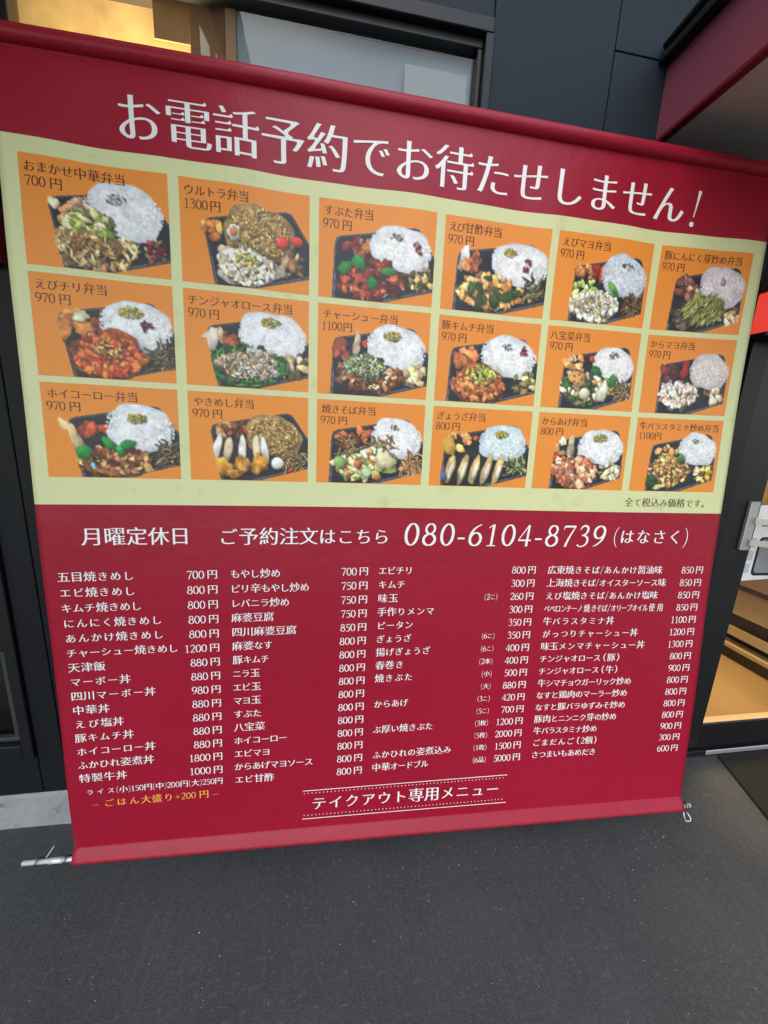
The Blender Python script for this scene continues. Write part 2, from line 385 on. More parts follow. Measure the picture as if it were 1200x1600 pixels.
frame_bar(dr, 1.735, 2.7795, YW + 0.006, YW + 0.0105, 0.010, 0.032, m_alu, 'threshold_strip')
# small lock cylinder on the jamb
MB().tube([(1.487, YW - 0.0155, 0.72), (1.487, YW - 0.022, 0.72)], 0.006, 14).build('lock', m_chrome, dr)
# pull handle: plate, two arms, upright bar
h = MB().box(1.617, 1.658, YW - 0.004, YW + 0.010, 0.995, 1.190, 0.002).build('handle', m_alu, dr)
for z0 in (1.118, 1.030):
    pts = [(1.640 + 0.19 * t, YW - 0.008 - 0.055 * math.sin(min(1, t * 1.6) * math.pi / 2), z0) for t in np.linspace(0, 1, 12)]
    mb = MB(); V = []; F = []
    for p in pts:
        V += [(p[0], p[1], p[2] - 0.011), (p[0], p[1], p[2] + 0.011), (p[0], p[1] - 0.007, p[2] + 0.011), (p[0], p[1] - 0.007, p[2] - 0.011)]
    for i in range(len(pts) - 1):
        for k in range(4): F.append((4 * i + k, 4 * i + (k + 1) % 4, 4 * i + 4 + (k + 1) % 4, 4 * i + 4 + k))
    F += [(0, 1, 2, 3), tuple(4 * (len(pts) - 1) + k for k in range(4))]
    mb.add(V, F).build('handle_arm', m_alu, h)
MB().tube([(1.832, YW - 0.067, 0.86), (1.832, YW - 0.067, 1.36)], 0.012, 16).build('handle_bar', m_alu, h, True)

# notice taped to the inside of the glass
nt_ = empty('paper_notice', (1.80, YW + 0.03, 0.852), 'white paper notice with a dark printed shape taped to the glass door behind the handle', 'notice')
mesh_obj('sheet', [(1.702, YW + 0.0295, 0.852), (1.930, YW + 0.0295, 0.862), (1.925, YW + 0.0295, 1.180), (1.700, YW + 0.0295, 1.170)], [(0, 1, 2, 3)], m_paper, nt_)
def rrect(x0, x1, z0, z1, r, y, name, m):
    V = []
    for cx, cz, a0 in ((x1 - r, z1 - r, 0), (x0 + r, z1 - r, 90), (x0 + r, z0 + r, 180), (x1 - r, z0 + r, 270)):
        for a in range(0, 91, 15): V.append((cx + r * math.cos(R(a0 + a)), y, cz + r * math.sin(R(a0 + a))))
    return mesh_obj(name, V, [tuple(range(len(V)))], m, nt_)
rrect(1.742, 1.880, 0.874, 1.040, 0.02, YW + 0.0289, 'printed_shape', m_ink)
rrect(1.753, 1.870, 0.886, 1.030, 0.015, YW + 0.0284, 'printed_shape', m_pgrey)
for a in ((1.738, 1.742, 1.085, 1.115), (1.738, 1.775, 1.0848, 1.0888), (1.738, 1.760, 1.112, 1.1155)):
    mesh_obj('printed_mark', [(a[0], YW + 0.0289, a[2]), (a[1], YW + 0.0289, a[2]), (a[1], YW + 0.0289, a[3]), (a[0], YW + 0.0289, a[3])], [(0, 1, 2, 3)], m_ink, nt_)

for k_ in range(9):
    zz = 1.068 - k_ * 0.0
    x_ = 1.708 + (k_ % 3) * 0.0085; z_ = 0.885 + (k_ // 3) * 0.055
    mesh_obj('printed_mark', [(x_, YW + 0.0289, z_), (x_ + 0.003, YW + 0.0289, z_), (x_ + 0.003, YW + 0.0289, z_ + 0.042), (x_, YW + 0.0289, z_ + 0.042)], [(0, 1, 2, 3)], m_pgrey, nt_)

# ------------------------------------------------------------------ inside the restaurant
fl = MB().box(1.3, 4.6, YW + 0.132, 4.2, 0.0, 0.05).build('indoor_floor', m_floor); tag(fl, kind='structure')
iw = MB().box(1.3, 4.6, 4.2, 4.3, 0.0, 2.6).build('indoor_back_wall', m_wood); tag(iw, kind='structure')
iw = MB().box(1.2, 1.3, YW + 0.165, 4.3, 0.0, 2.6).build('indoor_side_wall', m_wood); tag(iw, kind='structure')
iw = MB().box(1.2, 4.6, YW + 0.165, 4.3, 2.6, 2.65).build('indoor_ceiling', m_gold); tag(iw, kind='structure')
iw = MB().box(4.6, 4.7, YW + 0.165, 4.3, 0.0, 2.6).build('indoor_side_wall', m_gold); tag(iw, kind='structure')
ct = empty('counter', (2.9, 2.1, 0.05), 'pale wooden counter with a slatted grille and dark board top seen through the glass door', 'counter')
Y0, Y1 = YW + 0.16, 3.3
MB().box(2.56, 3.3, Y0, Y1, 0.520, 0.555, 0.003).build('top_board', m_wood, ct)
MB().box(2.60, 3.28, Y0, Y1, 0.345, 0.5195).build('side_panel', m_wood2, ct)
MB().box(2.62, 3.28, Y0, Y1, 0.262, 0.3445).build('grille_back', m_wood2, ct)
sl0 = None
k = 0; y = Y0 + 0.006
while y < Y0 + 1.0:
    mb = MB().box(-0.006, 0.006, -0.0035, 0.0035, 0, 0.080)
    if sl0 is None:
        o = mb.build('slat', m_wood, ct); o.location = Vector((2.612, y, 0.263)) - ct.location - Vector((0, 0, 0)); sl0 = o
        # geometry was stored relative to the parent: bring it back to its own origin
        co = np.array([v.co[:] for v in o.data.vertices]) + np.array(ct.location[:])
        for v_, c_ in zip(o.data.vertices, co): v_.co = c_
    else:
        o = sl0.copy(); C.objects.link(o); o.location = Vector((2.612, y, 0.263)) - ct.location
    y += 0.0135; k += 1
MB().box(2.596, 3.28, Y0, Y1, 0.205, 0.2615).build('rail', m_wood2, ct)
MB().box(2.66, 3.28, Y0, Y1, 0.150, 0.2045).build('toe_recess', m_recess, ct)
MB().box(2.585, 3.28, Y0, Y1, 0.122, 0.1495, 0.002).build('foot_board', m_wood2, ct)
MB().box(2.60, 3.28, Y0, Y1, 0.05, 0.1215).build('plinth', m_wood, ct)
# a jar and a bottle standing on the counter top
j = MB().tube([(2.70, 1.62, 0.556), (2.70, 1.62, 0.66), (2.70, 1.62, 0.70)], [0.04, 0.04, 0.03], 20).build('ceramic_jar', mat('brown_glaze', (0.25, 0.11, 0.05), 0.3, 0.5), None, True)
tag(j, 'brown glazed jar on the counter behind the glass door', 'jar')
area('indoor_lamp', (2.2, 2.0, 2.5), (2.3, 1.9, 0), 0.7, 42, (1.0, 0.70, 0.36))
area('indoor_lamp', (3.4, 2.4, 2.5), (3.0, 2.1, 0), 0.7, 22, (1.0, 0.72, 0.40))

# ------------------------------------------------------------------ lit sign right of the banner, crimson board left
sg = empty('lit_sign', (1.9, YW - 0.03, 1.76), 'glowing red orange sign box over the door beside the banner edge', 'sign')
MB().box(1.41, 2.4, YW - 0.075, YW - 0.017, 1.764, 1.888, 0.003).build('light_box', m_redsign, sg)
MB().box(1.40, 2.41, YW - 0.078, YW - 0.0155, 1.8885, 1.93, 0.002).build('top_cap', m_wood, sg)
MB().box(1.40, 2.41, YW - 0.078, YW - 0.0155, 1.748, 1.7615, 0.002).build('bottom_cap', m_flash, sg)
lb = MB().box(-1.9, -0.795, YW - 0.03, YW - 0.001, 1.75, 2.02, 0.002).build('crimson_board', m_redboard)
tag(lb, 'dark crimson board on the wall at the left behind the banner edge', 'board')

# ------------------------------------------------------------------ canopies
def canopy(x0, x1, label, dz=0.0, YF=-0.10):
    cn = empty('canopy', ((x0 + x1) / 2, YW, 2.25), label, 'canopy')
    face_l = MB().box(x0, x0 + 0.012, YF, YW - 0.001, 2.262, 2.440, 0.001).build('side_fascia', m_fascia, cn)
    MB().box(x1 - 0.012, x1, YF, YW - 0.001, 2.262, 2.440, 0.001).build('side_fascia', m_fascia, cn)
    MB().box(x0, x1, YF - 0.012, YF - 0.0005, 2.262, 2.440, 0.001).build('front_fascia', m_fascia, cn)
    MB().box(x0 - 0.003, x0 + 0.02, YF - 0.015, YW - 0.001, 2.250, 2.2615, 0.001).build('edge_trim', m_fascia_e, cn)
    MB().box(x1 - 0.02, x1 + 0.003, YF - 0.015, YW - 0.001, 2.250, 2.2615, 0.001).build('edge_trim', m_fascia_e, cn)
    MB().box(x0 + 0.0205, x1 - 0.0205, YF - 0.015, YW - 0.001, 2.255, 2.268).build('soffit', m_soffit, cn)
    MB().box(x0 - 0.03, x1 + 0.03, YF - 0.04, YW - 0.001, 2.441, 2.462, 0.002).build('flashing', m_flash, cn)
    # cable clipped along the top edge
    pts = [(x0 - 0.022 - 0.004 * math.sin(9 * t), YW - 0.01 - 1.25 * t, 2.477 + 0.005 * math.sin(14 * t)) for t in np.linspace(0, 1, 24)]
    MB().tube(pts, 0.010, 8).build('cable', m_flash, cn, True)
    cn.location.z += dz
    return cn
canopy(0.948, 3.6, 'crimson canopy with beige underside projecting over the door at the right')
canopy(-3.6, -0.36, 'second crimson canopy added out of view at the upper left to block the sky', 0.40, -0.9)  # unseen; added to keep sky sheen off the banner's left and the window

# ------------------------------------------------------------------ entrance mat
mt = mesh_obj('entrance_mat', [(1.795, YW + 0.003, 0.001), (1.44, 0.205, 0.001), (3.3, 0.205, 0.001), (3.3, YW + 0.003, 0.001),
                               (1.798, YW + 0.001, 0.009), (1.444, 0.208, 0.009), (3.296, 0.208, 0.009), (3.296, YW + 0.001, 0.009)],
              [(4, 5, 6, 7), (0, 1, 5, 4), (1, 2, 6, 5), (2, 3, 7, 6), (3, 0, 4, 7), (3, 2, 1, 0)], m_mat)
tag(mt, 'dark rubber mat on the pavement in front of the glass door', 'mat')

# ------------------------------------------------------------------ the banner's surface
B = dict(yb=0.95496, tilt=0.06895, psi=-0.0296, uL=-0.70535, uR=1.27362, vb=0.105, vt=2.182, vmid=1.17958, vgt=1.981,
         a1=-0.07866, a2=-0.12266, a3=0.11264, a4=-0.12014, a5=0.04611, b1=-0.00704, b2=0.01473, b3=0.00661)
E_U = np.array([math.cos(B['psi']), math.sin(B['psi']), 0.0])
E_N = np.array([-math.sin(B['psi']), math.cos(B['psi']), 0.0])
E_V = E_N * math.sin(B['tilt']) + np.array([0, 0, math.cos(B['tilt'])])
E_F = np.cross(E_U, E_V)                                     # towards the street
HR, TR = 0.026, 0.018
def ban(u, v, off=0.0, prof=True):
    u = np.asarray(u, float); v = np.asarray(v, float)
    U = u - .28; s = (v - .11) / 2
    wv = s * (B['a1'] * U + B['a2'] * (1 - s) + B['a3'] * U * U + B['a4'] * U * U * s + B['a5'] * U * s)
    dv = s * (B['b1'] * U * U + B['b2'] * U * U * s + B['b3'] * U ** 3)
    if prof:
        # hems round the poles, with a soft waviness of the vinyl
        vc = B['vt'] - TR
        top = np.where(v > vc - TR, np.sqrt(np.maximum(0, TR ** 2 - (v - vc) ** 2)), 0)
        neck = 0.004 * np.exp(-np.abs(v - (vc - TR)) / 0.01)
        bot = np.where(v < 0.164, 0.022 * np.clip((0.164 - v) / 0.031, 0, 1) ** 0.85, 0)
        bot = np.where(v < 0.133, 0.022 * np.sqrt(np.maximum(0, 1 - ((0.133 - v) / 0.0135) ** 2)), bot)
        env = np.clip((B['vt'] - 0.05 - v) / 0.12, 0, 1) * np.clip((v - 0.2) / 0.2, 0, 1)
        hang = np.exp(-(B['vt'] - v) / 0.35)
        wav = env * (0.0060 * hang * np.sin(u * 13 + 1.0 + 2.0 * v) + 0.0022 * hang * np.sin(u * 31 + v * 4) + 0.0022 * np.sin(u * 5.2 + v * 3.1) + 0.0015 * np.sin(v * 9 + u * 2.3))
        wv = wv + np.where(np.maximum(top, bot) > 0, np.maximum(top, bot), neck * 0) + wav
    P = np.array([0, B['yb'], 0]) + np.multiply.outer(u, E_U) + np.multiply.outer(v + dv, E_V) + np.multiply.outer(wv + off, E_F)
    return P

bn = empty('menu_banner', tuple(ban(0.28, 0.10)), 'large crimson and green vinyl menu banner with lunch box photos hung before the wall', 'banner')
vv = [0.1195, 0.1200, 0.1212, 0.1232, 0.1265, 0.130, 0.133, 0.138, 0.143, 0.149, 0.155, 0.160, 0.164, 0.167]
vv += list(np.linspace(0.172, B['vmid'], 60))
vv += list(np.linspace(B['vmid'], B['vgt'], 50))[1:]
vc0 = B['vt'] - 2 * TR
vv += list(np.linspace(B['vgt'], vc0 - 0.002, 12))[1:]
vv += [vc0 + 2 * TR * (1 - math.cos(math.pi * k / 16)) / 2 for k in range(17)]
uu = np.linspace(B['uL'], B['uR'], 150)
vv = np.array(vv)
UU, VV = np.meshgrid(uu, vv)
front = ban(UU, VV)
# edges a touch uneven
n1, n2 = len(vv), len(uu)
VT = front.reshape(-1, 3)
FT = [(i * n2 + k, i * n2 + k + 1, (i + 1) * n2 + k + 1, (i + 1) * n2 + k) for i in range(n1 - 1) for k in range(n2 - 1)]
mi = [1 if (vv[i] >= B['vmid'] - 1e-6 and vv[i] < B['vgt'] - 1e-6) else 0 for i in range(n1 - 1) for k in range(n2 - 1)]
# back skin, 1.2 mm behind
backs = ban(UU, VV, -0.0012).reshape(-1, 3); nb = len(VT)
FT2 = [(a + nb, d_ + nb, c_ + nb, b_ + nb) for (a, b_, c_, d_) in FT]
side = []
for i in range(n1 - 1):
    a, b_ = i * n2, (i + 1) * n2; side.append((a, b_, b_ + nb, a + nb))
    a, b_ = i * n2 + n2 - 1, (i + 1) * n2 + n2 - 1; side.append((b_, a, a + nb, b_ + nb))
sh = mesh_obj('vinyl_sheet', np.vstack([VT, backs]), FT + FT2 + side, [m_red, m_green, m_back], bn, True)
mside = []
for i in range(n1 - 1):
    q = 1 if (vv[i] >= B['vmid'] - 1e-6 and vv[i] < B['vgt'] - 1e-6) else 0
    mside += [q, q]
sh.data.polygons.foreach_set('material_index', mi + [2] * len(FT2) + mside)

def hem(name, vc, rad):
    V = []; F = []; n = 20; m = 60
    for i in range(m + 1):
        u = B['uL'] + (B['uR'] - B['uL']) * i / m
        for k in range(n + 1):
            an = math.pi / 2 + math.pi * k / n          # back half of the pocket
            V.append(ban(u, vc + rad * math.sin(an), rad * math.cos(an) - 0.0002, prof=False))
    for i in range(m):
        for k in range(n): F.append((i * (n + 1) + k, (i + 1) * (n + 1) + k, (i + 1) * (n + 1) + k + 1, i * (n + 1) + k + 1))
    return mesh_obj(name, np.array(V), F, m_red, bn, True)
hem('bottom_hem', 0.1395, 0.0200)
hem('top_hem', B['vt'] - TR, TR)

# poles in the hems
def pole(u0, u1, vc, rad, seg=14):
    us = np.linspace(u0, u1, seg)
    return MB().tube([ban(x, vc, 0.0, False) for x in us], rad, 16).build('pole', m_chrome, bn, True)
pb = pole(-0.845, 1.314, 0.127, 0.0062)
MB().tube([ban(x, 0.127, 0, False) for x in (-0.775, -0.738)], 0.0076, 16).build('sleeve', m_chrome, pb, True)
pt = pole(-0.80, 1.37, B['vt'] - TR, 0.012)
# wire loops twisted round the ends of the lower pole
def loop(u0, u1, dr_, tail, vs_=0.127):
    pts = []
    for t in np.linspace(0, 1, 26):
        an = -0.6 + dr_ * t * 2 * math.pi
        pts.append(ban(u0 + (u1 - u0) * t, vs_ + 0.0095 * math.sin(an), 0.0095 * math.cos(an), False))
    for t in np.linspace(0.1, 1, 8):
        pts.append(pts[25] + np.array(tail) * t)
    return MB().tube(pts, 0.0028, 8).build('wire_loop', m_wire, pb, True)
loop(-0.812, -0.795, 0.75, (0.015, 0.03, 0.022))
loop(-0.735, -0.722, 0.75, (0.010, 0.03, 0.020))
loop(1.284, 1.304, 2.2, (0.003, 0.012, -0.010))
hk = [ban(1.285, 0.108, 0.006, False), ban(1.288, 0.090, 0.010, False), ban(1.293, 0.078, 0.012, False), ban(1.310, 0.076, 0.012, False), ban(1.316, 0.082, 0.008, False), ban(1.306, 0.100, 0.0, False)]
MB().tube(hk, 0.0017, 8).build('wire_hook', m_chrome, pb, True)
# brackets that hold the upper pole off the wall
for u_ in (-0.775, 1.345):
    p = ban(u_, B['vt'] - TR, 0, False)
    br = empty('wall_bracket', (p[0], YW, p[2]), 'small black bracket holding the %s end of the upper banner pole' % ('left' if u_ < 0 else 'right'), 'bracket')
    MB().box(p[0] - 0.006, p[0] + 0.006, p[1] - 0.018, YW - 0.0045, p[2] - 0.022, p[2] - 0.0125, 0.001).build('arm', m_black, br)
    MB().box(p[0] - 0.02, p[0] + 0.02, YW - 0.0042, YW - 0.0002, p[2] - 0.05, p[2] + 0.03, 0.001).build('plate', m_black, br)

# ------------------------------------------------------------------ lettering: brush-like glyphs built as outlines
AX, AY = 0.006, -0.013
_fc = bpy.data.curves.new('glyph_source', 'FONT'); _fo = bpy.data.objects.new('glyph_source', _fc); C.objects.link(_fo)

def outlines(ch):
    _fc.body = ch; bpy.context.view_layer.update()
    cv = _fo.to_curve(bpy.context.evaluated_depsgraph_get(), apply_modifiers=False)
    res = []
    for sp_ in cv.splines:
        bp = sp_.bezier_points; n = len(bp); P = []
        for i in range(n):
            a, b = bp[i], bp[(i + 1) % n]
            p0, p1, p2, p3 = (np.array(q[:2]) for q in (a.co, a.handle_right, b.handle_left, b.co))
            L = np.linalg.norm(p3 - p0)
            dev = abs(np.cross(p3 - p0, p1 - p0)) + abs(np.cross(p3 - p0, p2 - p0)) if L > 1e-6 else 0
            if L < 1e-6: continue
            k = 1 if dev < 1e-3 * L else (3 if L < 0.08 else 6)
            for t in np.arange(k) / k:
                P.append((1 - t) ** 3 * p0 + 3 * (1 - t) ** 2 * t * p1 + 3 * (1 - t) * t * t * p2 + t ** 3 * p3)
        if len(P) > 2: res.append(np.array(P))
    _fo.to_curve_clear()
    return res

def area2(P):
    x, y = P[:, 0], P[:, 1]; return 0.5 * np.sum(x * np.roll(y, -1) - np.roll(x, -1) * y)

GC = {}
def finish(polys, vo=0.0):
    """tessellate closed outlines with holes"""
    vs_, es, fs = [], [], []
    for P in polys:
        n = len(vs_); vs_ += [Vector(p) for p in P]; fs.append(list(range(n, n + len(P))))
    r = delaunay_2d_cdt(vs_, [], fs, 4 if False else 5, 1e-6)
    return np.array([v[:] for v in r[0]]), [tuple(f) for f in r[2]]

def brush(ch):
    if ch in GC: return GC[ch]
    po = outlines(ch)
    if not po: GC[ch] = (np.zeros((0, 2)), []); return GC[ch]
    big = max(po, key=lambda P: abs(area2(P))); sgn = 1.0 if area2(big) > 0 else -1.0
    kanji = ord(ch) >= 0x4e00
    out = []
    for P in po:
        n = len(P)
        d0 = P - np.roll(P, 1, 0); d1 = np.roll(P, -1, 0) - P
        l0 = np.linalg.norm(d0, axis=1, keepdims=True) + 1e-9; l1 = np.linalg.norm(d1, axis=1, keepdims=True) + 1e-9
        n0 = np.stack([d0[:, 1], -d0[:, 0]], 1) / l0 * sgn; n1_ = np.stack([d1[:, 1], -d1[:, 0]], 1) / l1 * sgn
        nm = n0 + n1_; q = np.maximum(0.35, (nm * n0).sum(1, keepdims=True)); nm = nm / q
        Q = P + nm * np.array([AX, AY])
        # wedge ends on horizontal strokes
        N = []
        i = 0
        for i in range(n):
            a, b = P[i], P[(i + 1) % n]; pa, nb_ = P[i - 1], P[(i + 2) % n]
            e = b - a; L = np.linalg.norm(e); en = np.array([e[1], -e[0]]) / (L + 1e-9) * sgn
            N.append(Q[i])
            if kanji and 0.035 < L < 0.10 and en[0] > 0.93:
                top, bot = (a, b) if a[1] > b[1] else (b, a)
                to = pa if a[1] > b[1] else nb_; bo_ = nb_ if a[1] > b[1] else pa
                vt_, vb_ = to - top, bo_ - bot
                if vt_[0] < -0.075 and abs(vt_[1]) < 0.03 and vb_[0] < -0.015 and abs(vb_[1]) < 0.04:
                    qa = Q[i]; qb = Q[(i + 1) % n]
                    tq = qa if a[1] > b[1] else qb
                    w0 = tq + np.array([-0.075, 0]); w1 = tq + np.array([-0.022, 0.042])
                    if a[1] > b[1]:
                        N.pop(); N += [w0, w1, tq + np.array([0.012, 0])]
                    else:
                        N += [None, tq + np.array([0.012, 0]), w1, w0]
        M_ = []
        skip = False
        for q_ in N:
            if q_ is None: skip = 3; continue
            M_.append(q_)
        # drop the original top vertex after an inserted wedge when it follows
        out.append(np.array(M_))
    GC[ch] = finish(out); return GC[ch]

# own numerals and signs: strokes of changing width (unit = numeral height)
def el(cx, cy, rx, ry, a0, a1, wt, ws, n=22):
    o = []
    for t in np.linspace(R(a0), R(a1), n):
        o.append((cx + rx * math.cos(t), cy + ry * math.sin(t), ws * abs(math.cos(t)) + wt * abs(math.sin(t))))
    return o
def bz(p0, p1, p2, p3, w0, w1, w2=None, n=14):
    o = []
    for t in np.linspace(0, 1, n):
        x, y_ = [(1 - t) ** 3 * p0[k] + 3 * (1 - t) ** 2 * t * p1[k] + 3 * (1 - t) * t * t * p2[k] + t ** 3 * p3[k] for k in (0, 1)]
        ww = (w0 + (w1 - w0) * t) if w2 is None else (w0 * (1 - t) ** 2 + 2 * w1 * t * (1 - t) + w2 * t * t)
        o.append((x, y_, ww))
    return o
NUM = {
 '0': (0.66, [el(.33, .5, .255, .465, 90, 450, .045, .115, 34)]),
 '1': (0.62, [bz((.33, .97), (.33, .7), (.33, .3), (.33, .03), .11, .11), bz((.12, .82), (.18, .88), (.25, .92), (.34, .97), .03, .06), bz((.12, .02), (.2, .02), (.4, .02), (.53, .02), .04, .04)]),
 '2': (0.64, [bz((.09, .74), (.12, 1.06), (.55, 1.08), (.54, .72), .05, .09, .12), bz((.54, .72), (.54, .5), (.3, .3), (.09, .07), .12, .05), bz((.08, .05), (.25, .05), (.45, .05), (.58, .07), .10, .09), bz((.57, .04), (.59, .08), (.60, .13), (.62, .19), .06, .03)]),
 '3': (0.62, [bz((.11, .80), (.16, 1.06), (.52, 1.04), (.47, .74), .05, .09, .11), bz((.47, .74), (.44, .60), (.32, .55), (.22, .53), .11, .04), bz((.22, .53), (.62, .58), (.64, .10), (.32, .03), .04, .15, .05), bz((.32, .03), (.22, .0), (.12, .03), (.07, .11), .05, .06)]),
 '4': (0.66, [bz((.43, .97), (.3, .72), (.15, .5), (.04, .29), .05, .045), bz((.03, .28), (.2, .28), (.5, .28), (.63, .28), .07, .07), bz((.45, .97), (.45, .7), (.45, .3), (.45, .0), .09, .11)]),
 '5': (0.62, [bz((.18, .93), (.3, .93), (.45, .93), (.55, .95), .09, .08), bz((.18, .94), (.16, .8), (.14, .7), (.13, .54), .045, .045), bz((.13, .54), (.40, .70), (.66, .45), (.50, .16), .05, .12, .12), bz((.50, .16), (.40, .0), (.2, -.01), (.06, .08), .12, .06, .05)]),
 '6': (0.65, [bz((.54, .97), (.34, .90), (.06, .70), (.085, .34), .03, .09, .12), el(.33, .31, .245, .285, 180, 540, .045, .11, 30)]),
 '7': (0.62, [bz((.07, .93), (.2, .94), (.45, .94), (.60, .94), .09, .09), bz((.58, .93), (.45, .65), (.30, .35), (.24, .0), .05, .09, .11), bz((.07, .95), (.06, .9), (.05, .85), (.045, .79), .05, .03)]),
 '8': (0.66, [el(.33, .75, .19, .215, 90, 450, .045, .09, 26), el(.33, .275, .25, .245, 90, 450, .045, .11, 30)]),
 '9': (0.65, [bz((.12, .03), (.32, .10), (.60, .30), (.575, .66), .03, .09, .12), el(.33, .69, .245, .285, 0, 360, .045, .11, 30)]),
 '-': (0.42, [bz((.05, .34), (.15, .34), (.27, .34), (.37, .34), .075, .075)]),
 '+': (0.80, [bz((.08, .44), (.3, .44), (.5, .44), (.72, .44), .065, .065), bz((.40, .76), (.40, .6), (.40, .3), (.40, .12), .065, .065)]),
 '(': (0.40, [bz((.34, 1.10), (.02, .80), (.02, .10), (.34, -.20), .025, .085, .025, 18)]),
 ')': (0.40, [bz((.06, 1.10), (.38, .80), (.38, .10), (.06, -.20), .025, .085, .025, 18)]),
 '/': (0.55, [bz((.46, 1.10), (.3, .7), (.2, .2), (.06, -.16), .05, .05)]),
 '!': (0.50, [bz((.34, 1.06), (.30, .8), (.27, .5), (.22, .26), .13, .05, .035), el(.19, .04, .035, .035, 0, 360, .075, .075, 14)]),
 '~': (1.00, [bz((.08, .34), (.3, .34), (.7, .34), (.92, .34), .045, .045)]),
}
def numeral(ch):
    if ('n', ch) in GC: return GC[('n', ch)]
    V = []; F = []; Z = []
    for si, st in enumerate(NUM[ch][1]):
        P = np.array(st); closed = np.hypot(*(P[0, :2] - P[-1, :2])) < 1e-6
        if closed: P = P[:-1]
        d = (np.roll(P[:, :2], -1, 0) - np.roll(P[:, :2], 1, 0)) if closed else np.gradient(P[:, :2], axis=0)
        d = d / (np.linalg.norm(d, axis=1, keepdims=True) + 1e-9)
        nr = np.stack([-d[:, 1], d[:, 0]], 1) * P[:, 2:3] / 2
        n = len(V); m = len(P)
        V += (P[:, :2] + nr).tolist() + (P[:, :2] - nr).tolist(); Z += [si * 6e-5] * (2 * m)
        F += [(n + i, n + m + i, n + m + (i + 1) % m, n + (i + 1) % m) for i in range(m if closed else m - 1)]
    GC[('n', ch)] = (np.array(V), F, np.array(Z)); return GC[('n', ch)]

SMALL = set('ャュョっッゃゅょ')
def is_kana(ch): return 0x3040 <= ord(ch) <= 0x30ff
OFF_T = 0.0007
def layout(s, em, numh=0.75, wk=1.0, gap=0.0):
    """pen positions: (char, x, advance) in em"""
    x = 0; o = []
    for i, ch in enumerate(s):
        if ch in NUM: a = NUM[ch][0] * numh
        elif ch == ' ': a = 0.25
        elif ch == '（' or ch == '）': a = 0.75
        elif is_kana(ch): a = wk
        else: a = 1.0
        o.append((ch, x, a)); x += a + gap
    return o, x - gap

def write(name, s, u0, u1, v, em, m, parent, numh=0.75, slant=0.0, kana=0.90, off=OFF_T, right=None, gsx=1.0, label=None):
    """a line of print between u0 and u1 (u1 None: natural width), centred on height v"""
    nk = sum(1 for c_ in s if is_kana(c_)); wk = 0.88
    lay, W = layout(s, em, numh, wk)
    if u1 is not None and nk:
        rest = W - nk * wk
        wk = min(1.12, max(0.62, ((u1 - u0) / em - rest) / nk)); lay, W = layout(s, em, numh, wk)
    if u1 is None:
        if right is not None: u0 = right - W * em
        u1 = u0 + W * em
    fx = (u1 - u0) / (W * em)
    gx = gsx * min(1.0, max(fx, 0.5)) * min(1.0, max(wk, 0.5) / 0.85 if nk > len(s) * 0.5 else 1.0)
    V = []; F = []
    for ch, x, a in lay:
        if ch == ' ': continue
        cx = u0 + (x + a / 2) * em * fx
        if ch in NUM:
            gv, gf, gz = numeral(ch)
            k = em * numh; P = gv - [NUM[ch][0] / 2, 0.5]; P = np.stack([P[:, 0] * k * gsx + slant * P[:, 1] * k, P[:, 1] * k], 1)
            P[:, 1] += 0.0
        else:
            gv, gf = brush(ch); gz = 0.0
            if not len(gv): continue
            c0 = 0.5
            if ch == '（': c0 = 0.74
            if ch == '）': c0 = 0.26
            k = em * (kana if is_kana(ch) else 1.0); P = gv - [c0, 0.36]; P = np.stack([P[:, 0] * k * gx + slant * P[:, 1] * k, P[:, 1] * k], 1)
            if is_kana(ch): P[:, 1] -= 0.02 * em
        n = len(V)
        Q = ban(cx + P[:, 0], v + P[:, 1], off) + np.multiply.outer(gz + np.zeros(len(P)), E_F)
        V += Q.tolist(); F += [tuple(i + n for i in f) for f in gf]
    o = mesh_obj(name, np.array(V), F, m, parent)
    me = o.data
    # all faces look to the street
    fl_ = np.array([p_.normal[:] for p_ in me.polygons]) @ E_F
    if fl_.mean() < 0: me.flip_normals()
    if label: o['label'] = label
    return o

# headline
AX, AY = 0.016, -0.014
write('headline', 'お電話予約でお待たせしません', -0.478, 0.990, 2.049, 0.1045, m_white, bn, kana=0.97)
write('headline', '!', 0.999, None, 2.043, 0.100, m_white, bn, numh=0.82)
GC.clear(); AX, AY = 0.014, -0.010

# ------------------------------------------------------------------ printed food photographs (colour per vertex, painted in numpy)
CW, CH = 264, 198
NZ = []
for oct_ in (4, 8, 16, 32, 64):
    a = rng.rand(oct_ + 3, oct_ + 3)
    xs = np.linspace(0, oct_, 512)
    i0 = xs.astype(int); f0 = xs - i0; f0 = f0 * f0 * (3 - 2 * f0)
    r_ = a[i0][:, :] * (1 - f0)[:, None] + a[i0 + 1] * f0[:, None]
    NZ.append(r_[:, i0] * (1 - f0) + r_[:, i0 + 1] * f0)
NZ.append(rng.rand(512, 512))
def nzw(k, h, w_):
    y0, x0 = rng.randint(0, 512 - h), rng.randint(0, 512 - w_); return NZ[k][y0:y0 + h, x0:x0 + w_]

